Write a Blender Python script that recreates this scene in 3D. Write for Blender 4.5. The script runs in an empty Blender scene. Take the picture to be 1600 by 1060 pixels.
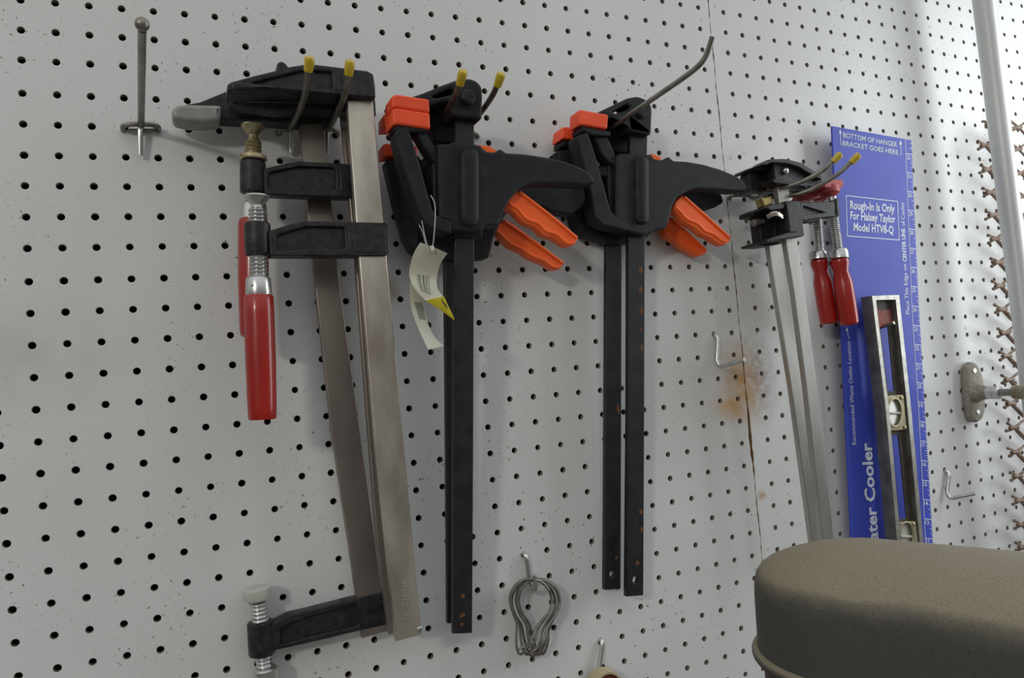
import bpy, bmesh, math, random
from mathutils import Vector, Matrix
random.seed(7)
U = 0.0254                      # everything below is measured in inches, U turns it into metres
PI = math.pi
# ---------------------------------------------------------------- camera
CAM = Vector((3.948635, -26.976078, -13.140333))
RX = Vector((0.908671059, -0.409259961, -0.082602605))
RY = Vector((0.055940358, -0.076719061, 0.995482226))
RZ = Vector((-0.413748211, -0.909186708, -0.046818242))
FPX = 1169.688
scn = bpy.context.scene
COL = scn.collection
cd = bpy.data.cameras.new('camera'); cam = bpy.data.objects.new('camera', cd); COL.objects.link(cam)
cd.sensor_width = 36; cd.lens = FPX*36/1600; cd.clip_start = 0.01; cd.clip_end = 50
m = Matrix.Identity(4)
for i in range(3):
    m[i][0] = RX[i]; m[i][1] = RY[i]; m[i][2] = RZ[i]; m[i][3] = CAM[i]*U
cam.matrix_world = m
scn.camera = cam
# ---------------------------------------------------------------- world and lights
w = bpy.data.worlds.new('world'); scn.world = w; w.use_nodes = True
wn = w.node_tree.nodes; wl = w.node_tree.links
bg = wn['Background']; bg.inputs[1].default_value = 0.74
tc = wn.new('ShaderNodeTexCoord'); sx = wn.new('ShaderNodeSeparateXYZ'); rp = wn.new('ShaderNodeValToRGB')
wl.new(tc.outputs['Generated'], sx.inputs[0]); wl.new(sx.outputs['Z'], rp.inputs[0]); wl.new(rp.outputs[0], bg.inputs[0])
rp.color_ramp.elements[0].position = 0.0; rp.color_ramp.elements[0].color = (0.17, 0.165, 0.15, 1)
rp.color_ramp.elements[1].position = 0.45; rp.color_ramp.elements[1].color = (0.95, 0.98, 1.0, 1)
def area(name, loc, target, sx_, sy_, power, colr):
    l = bpy.data.lights.new(name, 'AREA'); l.shape = 'RECTANGLE'; l.size = sx_*U; l.size_y = sy_*U
    l.energy = power; l.color = colr
    o = bpy.data.objects.new(name, l); COL.objects.link(o)
    o.location = Vector(loc)*U
    d = Vector(target)-Vector(loc)
    o.rotation_euler = d.to_track_quat('-Z', 'Y').to_euler()
    return o
area('window_light', (60, -15, -4), (42, 0, -8), 10, 30, 4.6, (0.93, 0.98, 1.0))
area('workshop_lamp', (-44, -64, 13), (20, 0, -6), 7, 5, 7.8, (1.0, 0.95, 0.86))
vs = scn.view_settings
vs.view_transform = 'Standard'; vs.look = 'None'; vs.exposure = 0.0; vs.gamma = 1.0; vs.use_curve_mapping = False

# ---------------------------------------------------------------- geometry of the view (used to measure the place)
def ray(px, py):
    return RX*((px-800)/FPX) + RY*(-(py-530)/FPX) - RZ
def un(px, py, d, s=0.0, z0=0.0):
    """point of the plane y = -(d + s*(z-z0)) seen at a pixel of the photograph"""
    r = ray(px, py)
    # C.y+t r.y + d + s*(C.z+t r.z - z0) = 0
    t = -(CAM.y + d + s*(CAM.z-z0))/(r.y + s*r.z)
    return CAM + r*t
def prad(px, py, d, wpx):
    return 0.5*wpx*((un(px, py, d)-CAM).dot(-RZ))/FPX
def V(px, py, d): return un(px, py, d)

# ---------------------------------------------------------------- materials
MATS = {}
def mat(name, col, rough=0.5, metal=0.0, col2=None, nscale=40, bump=0.0, bscale=200, detail=4, spec=0.5,
        stretch=(1, 1, 1), lo=0.35, hi=0.65, trans=0.0, coat=0.0, rvar=0.0):
    if name in MATS: return MATS[name]
    mt = bpy.data.materials.new(name); mt.use_nodes = True
    n = mt.node_tree.nodes; l = mt.node_tree.links; b = n['Principled BSDF']
    b.inputs['Base Color'].default_value = (*col, 1); b.inputs['Roughness'].default_value = rough
    b.inputs['Metallic'].default_value = metal; b.inputs['Specular IOR Level'].default_value = spec
    if trans: b.inputs['Transmission Weight'].default_value = trans
    if coat: b.inputs['Coat Weight'].default_value = coat; b.inputs['Coat Roughness'].default_value = 0.15
    tcn = n.new('ShaderNodeTexCoord'); mp = n.new('ShaderNodeMapping'); mp.inputs['Scale'].default_value = stretch
    l.new(tcn.outputs['Object'], mp.inputs[0])
    if col2 is not None:
        no = n.new('ShaderNodeTexNoise'); no.inputs['Scale'].default_value = nscale; no.inputs['Detail'].default_value = detail
        l.new(mp.outputs[0], no.inputs[0])
        r = n.new('ShaderNodeValToRGB'); r.color_ramp.elements[0].position = lo; r.color_ramp.elements[1].position = hi
        r.color_ramp.elements[0].color = (*col, 1); r.color_ramp.elements[1].color = (*col2, 1)
        l.new(no.outputs['Fac'], r.inputs[0]); l.new(r.outputs[0], b.inputs['Base Color'])
        if rvar:
            ma = n.new('ShaderNodeMath'); ma.operation = 'MULTIPLY_ADD'; ma.inputs[1].default_value = rvar; ma.inputs[2].default_value = rough
            l.new(no.outputs['Fac'], ma.inputs[0]); l.new(ma.outputs[0], b.inputs['Roughness'])
    if bump:
        nb = n.new('ShaderNodeTexNoise'); nb.inputs['Scale'].default_value = bscale; nb.inputs['Detail'].default_value = 3
        l.new(mp.outputs[0], nb.inputs[0])
        bn = n.new('ShaderNodeBump'); bn.inputs['Strength'].default_value = bump; bn.inputs['Distance'].default_value = 0.0006
        l.new(nb.outputs['Fac'], bn.inputs['Height']); l.new(bn.outputs[0], b.inputs['Normal'])
    MATS[name] = mt
    return mt

def board_material():
    mt = bpy.data.materials.new('painted_hardboard'); mt.use_nodes = True
    n = mt.node_tree.nodes; l = mt.node_tree.links; b = n['Principled BSDF']
    b.inputs['Roughness'].default_value = 0.48
    tcn = n.new('ShaderNodeTexCoord')
    def noise(scale, det, lo, hi, c0, c1, src=None):
        no = n.new('ShaderNodeTexNoise'); no.inputs['Scale'].default_value = scale; no.inputs['Detail'].default_value = det
        l.new(src or tcn.outputs['Object'], no.inputs[0])
        r = n.new('ShaderNodeValToRGB'); e = r.color_ramp.elements
        e[0].position = lo; e[1].position = hi; e[0].color = (*c0, 1); e[1].color = (*c1, 1)
        l.new(no.outputs['Fac'], r.inputs[0]); return r
    def mix(kind, fac, a, c):
        mx = n.new('ShaderNodeMix'); mx.data_type = 'RGBA'; mx.blend_type = kind
        if isinstance(fac, float): mx.inputs[0].default_value = fac
        else: l.new(fac, mx.inputs[0])
        for idx, q in ((6, a), (7, c)):
            if isinstance(q, tuple): mx.inputs[idx].default_value = (*q, 1)
            else: l.new(q, mx.inputs[idx])
        return mx.outputs[2]
    base = noise(3.0, 3, 0.3, 0.7, (0.64, 0.645, 0.63), (0.71, 0.72, 0.72)).outputs[0]
    # fine dirt specks
    sp = noise(260, 2, 0.665, 0.69, (0, 0, 0), (1, 1, 1)).outputs[0]
    patch = noise(9, 2, 0.46, 0.62, (0, 0, 0), (1, 1, 1)).outputs[0]
    mm = n.new('ShaderNodeMath'); mm.operation = 'MULTIPLY'; l.new(sp, mm.inputs[0]); l.new(patch, mm.inputs[1])
    c = mix('MIX', mm.outputs[0], base, (0.16, 0.14, 0.11))
    sp2 = noise(620, 1, 0.655, 0.72, (0, 0, 0), (0.5, 0.5, 0.5)).outputs[0]
    c = mix('MIX', sp2, c, (0.36, 0.34, 0.32))
    # soft tinted spots: rusty overspray stains around the board joint, others elsewhere
    def spot(px, py, rx, rz, colr, strength, grain):
        p = un(px, py, 0)*U
        mp = n.new('ShaderNodeMapping'); mp.vector_type = 'POINT'
        mp.inputs['Location'].default_value = (-p.x/(rx*U), 0, -p.z/(rz*U))
        mp.inputs['Scale'].default_value = (1/(rx*U), 0, 1/(rz*U))
        l.new(tcn.outputs['Object'], mp.inputs[0])
        ln = n.new('ShaderNodeVectorMath'); ln.operation = 'LENGTH'; l.new(mp.outputs[0], ln.inputs[0])
        mr = n.new('ShaderNodeMapRange'); mr.inputs[1].default_value = 1.0; mr.inputs[2].default_value = 0.1
        mr.inputs[3].default_value = 0; mr.inputs[4].default_value = strength
        l.new(ln.outputs['Value'], mr.inputs[0])
        g = noise(grain, 5, 0.3, 0.6, (0.35, 0.35, 0.35), (1, 1, 1)).outputs[0]
        mu = n.new('ShaderNodeMath'); mu.operation = 'MULTIPLY'; l.new(mr.outputs[0], mu.inputs[0]); l.new(g, mu.inputs[1])
        return mix('MIX', mu.outputs[0], c, colr)
    c = spot(1085, 610, 5.0, 5.0, (0.36, 0.31, 0.29), 0.45, 420)
    c = spot(1182, 590, 1.5, 2.6, (0.16, 0.12, 0.11), 0.75, 120)
    c = spot(1158, 600, 1.6, 2.4, (0.42, 0.22, 0.05), 0.95, 60)
    c = spot(1140, 635, 1.3, 0.8, (0.50, 0.27, 0.07), 0.8, 60)
    c = spot(1190, 775, 0.35, 0.3, (0.42, 0.2, 0.03), 0.9, 200)
    c = spot(612, 455, 0.6, 0.8, (0.33, 0.26, 0.16), 0.7, 60)
    c = spot(20, 560, 4.0, 2.4, (0.40, 0.38, 0.34), 0.35, 30)  # broad, faint grey darkening by the left edge, away from the joint
    l.new(c, b.inputs['Base Color'])
    nb = n.new('ShaderNodeTexNoise'); nb.inputs['Scale'].default_value = 120; nb.inputs['Detail'].default_value = 3
    l.new(tcn.outputs['Object'], nb.inputs[0])
    bn = n.new('ShaderNodeBump'); bn.inputs['Strength'].default_value = 0.06; bn.inputs['Distance'].default_value = 0.001
    l.new(nb.outputs['Fac'], bn.inputs['Height']); l.new(bn.outputs[0], b.inputs['Normal'])
    return mt
M_BOARD = board_material()
M_CORE = mat('hardboard_core', (0.24, 0.20, 0.165), 0.9, col2=(0.36, 0.32, 0.28), nscale=300)
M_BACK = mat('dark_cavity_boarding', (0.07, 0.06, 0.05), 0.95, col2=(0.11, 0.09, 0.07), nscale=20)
M_FRAY = mat('frayed_brown_edge', (0.20, 0.10, 0.035), 0.95, col2=(0.33, 0.19, 0.07), nscale=300)
M_CAST = mat('black_cast_iron_paint', (0.009, 0.009, 0.011), 0.40, 0.0, col2=(0.026, 0.026, 0.029), nscale=160, bump=0.55, bscale=900, spec=0.35)
M_PLAST = mat('black_moulded_plastic', (0.012, 0.0125, 0.015), 0.55, col2=(0.019, 0.020, 0.023), nscale=90, bump=0.25, bscale=1500, spec=0.28)
M_BARBLK = mat('blackened_steel', (0.014, 0.014, 0.017), 0.42, 0.15, col2=(0.026, 0.025, 0.027), nscale=60, bump=0.1, bscale=500)
M_RUST = mat('rust_spot', (0.20, 0.075, 0.02), 0.9, col2=(0.07, 0.04, 0.025), nscale=900)
M_BAR = mat('nickel_plated_steel', (0.40, 0.35, 0.30), 0.32, 0.85, col2=(0.66, 0.61, 0.52), nscale=34, stretch=(1, 1, 0.35), bump=0.05, bscale=900, rvar=0.1)
M_BARD = mat('dull_plated_steel', (0.25, 0.215, 0.195), 0.42, 0.8, col2=(0.34, 0.295, 0.26), nscale=30, stretch=(1, 1, 0.3), bump=0.05, bscale=900)
M_ZINC = mat('zinc_plated_wire', (0.50, 0.51, 0.50), 0.28, 0.9, col2=(0.62, 0.62, 0.60), nscale=120)
M_WIRE = mat('tarnished_wire', (0.20, 0.19, 0.17), 0.38, 0.75, col2=(0.31, 0.29, 0.25), nscale=80)
M_BROWNW = mat('browned_wire', (0.10, 0.075, 0.055), 0.45, 0.6, col2=(0.22, 0.17, 0.13), nscale=90)
M_YCHROM = mat('yellow_zinc_screw', (0.36, 0.30, 0.16), 0.36, 0.85, col2=(0.52, 0.46, 0.30), nscale=150)
M_YTIP = mat('yellow_vinyl', (0.50, 0.36, 0.015), 0.32, col2=(0.62, 0.46, 0.03), nscale=80, coat=0.3)
M_ORANGE = mat('orange_red_rubber', (0.92, 0.085, 0.022), 0.5, col2=(0.96, 0.105, 0.03), nscale=60)
M_TRIG = mat('orange_plastic', (0.95, 0.125, 0.014), 0.42, col2=(0.98, 0.15, 0.02), nscale=60)
M_RED = mat('red_lacquered_wood', (0.30, 0.008, 0.004), 0.28, col2=(0.40, 0.014, 0.008), nscale=60, stretch=(1, 1, 0.2), bump=0.15, bscale=300, coat=0.25)
M_REDPAD = mat('red_rubber', (0.42, 0.05, 0.055), 0.5, col2=(0.50, 0.07, 0.07), nscale=80)
M_GREYCAP = mat('grey_translucent_vinyl', (0.27, 0.26, 0.25), 0.33, col2=(0.36, 0.35, 0.33), nscale=60, trans=0.15)
M_CLEAR = mat('milky_plastic_cap', (0.62, 0.62, 0.55), 0.3, col2=(0.70, 0.70, 0.63), nscale=60, trans=0.25)
M_TAG = mat('yellowed_white_card', (0.62, 0.62, 0.54), 0.5, col2=(0.55, 0.54, 0.42), nscale=35)
M_INK = mat('black_print', (0.05, 0.05, 0.055), 0.6)
M_YCARD = mat('yellow_sticker', (0.75, 0.68, 0.02), 0.5)
M_BLUE = mat('blue_printed_board', (0.040, 0.065, 0.44), 0.52, col2=(0.05, 0.078, 0.50), nscale=14, spec=0.35)
M_PRINT = mat('white_print', (0.72, 0.76, 0.86), 0.5)
M_SILVPRINT = mat('grey_white_print', (0.55, 0.62, 0.66), 0.45)
M_LEVEL = mat('worn_cast_aluminium', (0.20, 0.19, 0.17), 0.5, 0.45, col2=(0.11, 0.10, 0.09), nscale=50, bump=0.2, bscale=600)
M_LEVRIM = mat('bare_aluminium_edge', (0.42, 0.42, 0.38), 0.42, 0.7, col2=(0.30, 0.29, 0.26), nscale=120)
M_LEVDARK = mat('dark_grimy_metal', (0.035, 0.03, 0.025), 0.7, col2=(0.06, 0.05, 0.04), nscale=120)
M_BRASS = mat('dirty_brass', (0.24, 0.20, 0.12), 0.5, 0.6, col2=(0.34, 0.30, 0.20), nscale=120)
M_GLASS = mat('vial_glass', (0.36, 0.35, 0.31), 0.45, col2=(0.22, 0.21, 0.18), nscale=60, trans=0.5)
M_REDPAINT = mat('flaking_red_paint', (0.30, 0.06, 0.035), 0.7, col2=(0.16, 0.05, 0.035), nscale=160)
M_COVER = mat('dusty_grey_enamel', (0.10, 0.105, 0.10), 0.65, bump=0.15, bscale=900)
M_PIPE = mat('galvanised_conduit', (0.56, 0.57, 0.56), 0.45, 0.3, col2=(0.66, 0.67, 0.66), nscale=30, stretch=(1, 1, 0.15))
M_LATT = mat('brown_weathered_wire', (0.14, 0.075, 0.05), 0.75, 0.1, col2=(0.27, 0.21, 0.16), nscale=140, bump=0.5, bscale=500)
M_CASTAL = mat('sand_cast_aluminium', (0.36, 0.33, 0.28), 0.62, 0.4, col2=(0.27, 0.25, 0.21), nscale=260, bump=0.7, bscale=900)
M_TAPE = mat('tan_card_rim', (0.48, 0.40, 0.24), 0.6)
M_DRED = mat('dark_red_disc', (0.12, 0.02, 0.012), 0.45)
M_STRING = mat('clear_nylon', (0.55, 0.55, 0.52), 0.35)

def cover_dust():
    """beige sawdust lying on the surfaces that face up"""
    mt = M_COVER; n = mt.node_tree.nodes; l = mt.node_tree.links; b = n['Principled BSDF']
    ge = n.new('ShaderNodeNewGeometry'); s = n.new('ShaderNodeSeparateXYZ'); l.new(ge.outputs['Normal'], s.inputs[0])
    tcn = n.new('ShaderNodeTexCoord')
    no = n.new('ShaderNodeTexNoise'); no.inputs['Scale'].default_value = 28; no.inputs['Detail'].default_value = 8; no.inputs['Roughness'].default_value = 0.7
    l.new(tcn.outputs['Object'], no.inputs[0])
    a = n.new('ShaderNodeMath'); a.operation = 'MULTIPLY_ADD'; a.inputs[1].default_value = 0.55; l.new(no.outputs['Fac'], a.inputs[0]); l.new(s.outputs['Z'], a.inputs[2])
    r = n.new('ShaderNodeValToRGB'); e = r.color_ramp.elements
    e[0].position = 0.40; e[0].color = (0.056, 0.056, 0.050, 1); e[1].position = 1.15; e[1].color = (0.25, 0.215, 0.145, 1)
    e2 = r.color_ramp.elements.new(0.80); e2.color = (0.16, 0.14, 0.10, 1)
    l.new(a.outputs[0], r.inputs[0])
    n2 = n.new('ShaderNodeTexNoise'); n2.inputs['Scale'].default_value = 800; n2.inputs['Detail'].default_value = 8
    l.new(tcn.outputs['Object'], n2.inputs[0])
    r2 = n.new('ShaderNodeValToRGB'); r2.color_ramp.elements[0].position = 0.33; r2.color_ramp.elements[0].color = (0.74, 0.70, 0.66, 1)
    r2.color_ramp.elements[1].position = 0.5; r2.color_ramp.elements[1].color = (1, 1, 1, 1); l.new(n2.outputs['Fac'], r2.inputs[0])
    mx = n.new('ShaderNodeMix'); mx.data_type = 'RGBA'; mx.blend_type = 'MULTIPLY'; mx.inputs[0].default_value = 1
    l.new(r.outputs[0], mx.inputs[6]); l.new(r2.outputs[0], mx.inputs[7]); l.new(mx.outputs[2], b.inputs['Base Color'])
cover_dust()

# ---------------------------------------------------------------- mesh helpers
class MB:
    def __init__(s): s.v = []; s.f = []; s.mi = []
    def add(s, v, f, k=0):
        o = len(s.v); s.v += [Vector(q) for q in v]; s.f += [tuple(i+o for i in q) for q in f]; s.mi += [k]*len(f)
        return s

def thing(name, label, cat, loc, group=None):
    o = bpy.data.objects.new(name, None); COL.objects.link(o); o.empty_display_size = 0.02
    o.location = Vector(loc)*U; o['label'] = label; o['category'] = cat
    if group: o['group'] = group
    return o
def build(name, mb, mats, parent=None, label=None, smooth=35, cat=None, group=None, kind=None, origin=None):
    """link the collected faces as ONE mesh object; vertices are inches in the room"""
    if not isinstance(mats, (list, tuple)): mats = [mats]
    off = Vector((0, 0, 0)); q = parent
    if origin is not None: off = Vector(origin)*U
    base = Vector((0, 0, 0))
    while q is not None: base += q.location; q = q.parent
    me = bpy.data.meshes.new(name)
    me.from_pydata([v*U-off-base for v in mb.v], [], mb.f)
    bmx = bmesh.new(); bmx.from_mesh(me); bmesh.ops.recalc_face_normals(bmx, faces=bmx.faces)
    bmx.to_mesh(me); bmx.free()
    for mm_ in mats: me.materials.append(mm_)
    me.polygons.foreach_set('material_index', mb.mi)
    me.update()
    if smooth:
        me.polygons.foreach_set('use_smooth', [True]*len(me.polygons))
        me.set_sharp_from_angle(angle=math.radians(smooth))
    o = bpy.data.objects.new(name, me); COL.objects.link(o); o.location = off
    if parent: o.parent = parent
    if label: o['label'] = label
    if cat: o['category'] = cat
    if group: o['group'] = group
    if kind: o['kind'] = kind
    return o

def chaikin(p, n):
    for _ in range(n):
        q = []
        for i in range(len(p)):
            a = p[i]; b = p[(i+1) % len(p)]
            q.append((a[0]*.75+b[0]*.25, a[1]*.75+b[1]*.25)); q.append((a[0]*.25+b[0]*.75, a[1]*.25+b[1]*.75))
        p = q
    return p
def rounded(p, r, seg=4):
    """round every corner of a pixel outline by about r pixels"""
    out = []
    n = len(p)
    for i in range(n):
        a = Vector(p[i-1]); b = Vector(p[i]); c = Vector(p[(i+1) % n])
        ra = min(r, (a-b).length*.45); rc = min(r, (c-b).length*.45)
        s = b+(a-b).normalized()*ra; e = b+(c-b).normalized()*rc
        for k in range(seg+1):
            t = k/seg
            q = s*(1-t)**2+b*2*t*(1-t)+e*t*t; out.append((q.x, q.y))
    return out
def plate_uv(mb, outline, th, bev=0.03, holes=(), k=0, fn=None, res=2):
    """flat shape with thickness: outline in local inches, front face at w=0, back at w=th; fn maps (u,v,w) into the room"""
    cu = bpy.data.curves.new('tmp', 'CURVE'); cu.dimensions = '2D'; cu.fill_mode = 'BOTH'
    bev = min(bev, th*.45)
    cu.extrude = max(th/2-bev, 0.0001); cu.bevel_depth = bev; cu.bevel_resolution = res; cu.offset = -bev
    def area2(q): return sum(q[i-1][0]*q[i][1]-q[i][0]*q[i-1][1] for i in range(len(q)))
    for j, q in enumerate([outline]+list(holes)):
        if (area2(q) < 0) == (j == 0): q = list(reversed(q))
        sp = cu.splines.new('POLY'); sp.points.add(len(q)-1); sp.use_cyclic_u = True
        for i, (x, y) in enumerate(q): sp.points[i].co = (x, y, 0, 1)
    ob = bpy.data.objects.new('tmp', cu)
    me = bpy.data.meshes.new_from_object(ob)
    v = [fn(q.co.x, q.co.y, th/2-q.co.z) for q in me.vertices]
    mb.add(v, [tuple(f.vertices) for f in me.polygons], k)
    bpy.data.objects.remove(ob); bpy.data.curves.remove(cu); bpy.data.meshes.remove(me)
    return mb
def plate(mb, pts, d, th, bev=0.03, holes=(), s=0.0, z0=0.0, rnd=0, k=0, hr=0, res=2):
    """shape lying in a plane in front of the wall (distance d, leaning by s), measured from photo pixels, th inches thick"""
    if rnd: pts = rounded(pts, rnd)
    hs = [rounded(h, hr) if hr else h for h in holes]
    def cv(q):
        r = un(q[0], q[1], d, s, z0); return (r.x, r.z)
    return plate_uv(mb, [cv(q) for q in pts], th, bev, [[cv(q) for q in h] for h in hs], k,
                    lambda u, v, w_: Vector((u, -(d+s*(v-z0))+w_, v)), res)
def tube(mb, path, r, seg=10, closed=False, sub=5, k=0, caps=True, smooth=True):
    P = [Vector(q) for q in path]; rr = r if isinstance(r, (list, tuple)) else [r]*len(P)
    pts = []; rs = []
    n = len(P)
    if smooth and n > 2:
        rng = n if closed else n-1
        for i in range(rng):
            p0 = P[(i-1) % n] if (closed or i > 0) else P[i]; p1 = P[i]; p2 = P[(i+1) % n]
            p3 = P[(i+2) % n] if (closed or i+2 < n) else p2
            for j in range(sub):
                t = j/sub
                pts.append(0.5*((2*p1)+(-p0+p2)*t+(2*p0-5*p1+4*p2-p3)*t*t+(-p0+3*p1-3*p2+p3)*t**3))
                rs.append(rr[i]*(1-t)+rr[(i+1) % n]*t)
        if not closed: pts.append(P[-1]); rs.append(rr[-1])
    else: pts = P; rs = rr
    N = len(pts); vs_ = []; fs = []
    up = None
    for i in range(N):
        if closed: tg = (pts[(i+1) % N]-pts[i-1])
        else: tg = pts[min(i+1, N-1)]-pts[max(i-1, 0)]
        tg.normalize()
        if up is None:
            up = tg.orthogonal().normalized()
        up = (up-tg*up.dot(tg)).normalized(); sd = tg.cross(up)
        for j in range(seg):
            a = 2*PI*j/seg; vs_.append(pts[i]+(up*math.cos(a)+sd*math.sin(a))*rs[i])
    for i in range(N if closed else N-1):
        for j in range(seg):
            fs.append((i*seg+j, i*seg+(j+1) % seg, ((i+1) % N)*seg+(j+1) % seg, ((i+1) % N)*seg+j))
    if not closed and caps:
        fs.append(tuple(range(seg))[::-1]); fs.append(tuple((N-1)*seg+j for j in range(seg)))
    return mb.add(vs_, fs, k)
def bend(path, r=0.25, n=4):
    """round the corners of a 3D wire path"""
    P = [Vector(q) for q in path]; out = [P[0]]
    for i in range(1, len(P)-1):
        a, b, c = P[i-1], P[i], P[i+1]
        ra = min(r, (a-b).length*.45); rc = min(r, (c-b).length*.45)
        s = b+(a-b).normalized()*ra; e = b+(c-b).normalized()*rc
        for k in range(n+1):
            t = k/n; out.append(s*(1-t)**2+b*2*t*(1-t)+e*t*t)
    return out+[P[-1]]
def wire(mb, path, r, br=0.25, seg=10, k=0): return tube(mb, bend(path, br), r, seg, smooth=False, k=k)
def lathe(mb, A, B, prof, seg=28, k=0, caps=True):
    """prof: (fraction along A-B, radius)"""
    A = Vector(A); B = Vector(B); ax = (B-A).normalized(); u = ax.orthogonal().normalized(); w_ = ax.cross(u)
    v = []; f = []
    for t, r in prof:
        c = A+(B-A)*t
        for j in range(seg):
            a = 2*PI*j/seg; v.append(c+(u*math.cos(a)+w_*math.sin(a))*max(r, 1e-4))
    for i in range(len(prof)-1):
        for j in range(seg): f.append((i*seg+j, i*seg+(j+1) % seg, (i+1)*seg+(j+1) % seg, (i+1)*seg+j))
    if caps: f.append(tuple(range(seg))[::-1]); f.append(tuple((len(prof)-1)*seg+j for j in range(seg)))
    return mb.add(v, f, k)
def ball(mb, c, r, k=0, sq=(1, 1, 1)):
    v = []; f = []; n = 10; mseg = 16; c = Vector(c)
    for i in range(n+1):
        a = PI*i/n
        for j in range(mseg):
            b = 2*PI*j/mseg; v.append(c+Vector((r*sq[0]*math.sin(a)*math.cos(b), r*sq[1]*math.sin(a)*math.sin(b), r*sq[2]*math.cos(a))))
    for i in range(n):
        for j in range(mseg): f.append((i*mseg+j, i*mseg+(j+1) % mseg, (i+1)*mseg+(j+1) % mseg, (i+1)*mseg+j))
    return mb.add(v, f, k)
def axis_px(x0, y0, x1, y1, d0, d1=None):
    return un(x0, y0, d0), un(x1, y1, d0 if d1 is None else d1)
def lathe_px(mb, x0, y0, x1, y1, d0, prof, d1=None, seg=28, k=0):
    """turned shape; prof: (photo row, width in photo pixels)"""
    A, B = axis_px(x0, y0, x1, y1, d0, d1)
    pr = []
    za = (A-CAM).dot(-RZ); zb = (B-CAM).dot(-RZ)
    for y, wd in prof:
        t = (y-y0)/(y1-y0); pr.append((t, 0.5*wd*(za*(1-t)+zb*t)/FPX))
    return lathe(mb, A, B, pr, seg, k)
def threads(y0, y1, w_, pitch):
    out = []; y = y0; n = max(1, round((y1-y0)/pitch)); p = (y1-y0)/n
    for i in range(n):
        out += [(y+.02*p, w_*.80), (y+.32*p, w_*.97), (y+.5*p, w_), (y+.68*p, w_*.97), (y+.98*p, w_*.80)]; y += p
    return out
_txt = {}
def text_on(mb, s, pl, pr, pt, lift, nrm, k=0, bold=0.0, th=0.004):
    """printed line: pl, pr = world points at the ends of the baseline, pt = cap-height point above pl"""
    cu = bpy.data.curves.new('t', 'FONT'); cu.body = s; cu.resolution_u = 2; cu.fill_mode = 'FRONT'; cu.offset = bold
    ob = bpy.data.objects.new('t', cu); me = bpy.data.meshes.new_from_object(ob)
    xs = [q.co.x for q in me.vertices]; x0 = min(xs); x1 = max(xs)
    H = 0.70 if any(ch.isupper() or ch.isdigit() for ch in s) else 0.5
    pl = Vector(pl); ex = (Vector(pr)-pl)/(x1-x0); ey = (Vector(pt)-pl)/H
    mb.add([pl+ex*(q.co.x-x0)+ey*q.co.y+nrm*(lift) for q in me.vertices], [tuple(f.vertices) for f in me.polygons], k)
    bpy.data.objects.remove(ob); bpy.data.curves.remove(cu); bpy.data.meshes.remove(me)
def strip(mb, a, b, w_, nrm, lift, k=0):
    a = Vector(a); b = Vector(b); sd = (b-a).normalized().cross(nrm)*w_*.5; n_ = nrm*lift
    mb.add([a+sd+n_, b+sd+n_, b-sd+n_, a-sd+n_], [(0, 1, 2, 3)], k)

# ---------------------------------------------------------------- the setting: two pegboard sheets and the cavity behind
DF, DR, DC, DK, DPP = 1374.6443, (-0.0649735, 0.51114993, 0.07562354), (2.19775609, -30.70587526, -13.55634618), (-0.14134212, 0.06146600), (114.904935, 5.168642)
ROWZ = dict(zip(range(-3, 23), [0.02478, 0.00448, 0.00036, 0.04989, 0.04609, 0.05497, -0.03616, -0.03887, -0.04058, -0.02103, -0.01501, -0.00595, -0.05045, -0.03979, -0.0347, -0.03093, -0.02199, -0.01212, 0.01522, 0.02238, 0.02801, 0.02257, 0.02864, 0.03453, 0.024, 0.00801]))
def _rot(a):
    th = math.sqrt(sum(q*q for q in a)); k = Vector(a)/th
    return Matrix.Rotation(th, 3, k)
_RM = _rot(DR) @ Matrix(((1, 0, 0), (0, 0, 1), (0, -1, 0)))
def _ideal(c, r, right):
    if right:
        cs, sn = math.cos(-0.00032351), math.sin(-0.00032351)
        return Vector((28.49230789+cs*c-sn*r, 0, 1.02544476-sn*c-cs*r))
    r0 = math.floor(r); f_ = r-r0
    def z(i): return -i+ROWZ[max(-3, min(22, i))]
    return Vector((c, 0, z(r0)*(1-f_)+z(r0+1)*f_))
def _warp(c, r, right):
    q = _RM @ (_ideal(c, r, right)-Vector(DC)); x = q.x/-q.z; y = q.y/-q.z
    r2 = x*x+y*y; s = 1+DK[0]*r2+DK[1]*r2*r2
    return un(800+DPP[0]+DF*x*s, 530+DPP[1]-DF*y*s, 0)
def hole_pos(c, r, right):
    lo, hi = (0, 20) if right else (0, 27); rl, rh = (-4, 25) if right else (-2, 21)
    cc = max(lo, min(hi, c)); rc = max(rl, min(rh, r))
    p = _warp(cc, rc, right)
    i0 = _ideal(cc, rc, right); i1 = _ideal(c, r, right)
    return Vector((p.x+i1.x-i0.x, 0, p.z+i1.z-i0.z))
BT = 0.22
def seam_half(z):
    base = 0.022+0.012*math.sin(z*9.1)+0.008*math.sin(z*23.0)
    if -19 < z < -14.6: base += 0.065*math.sin((z+19)/4.4*PI)*(0.8+0.3*math.sin(z*17))
    return base
def seam_x(z): return 27.74+0.012*math.sin(z*2.3)
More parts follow.
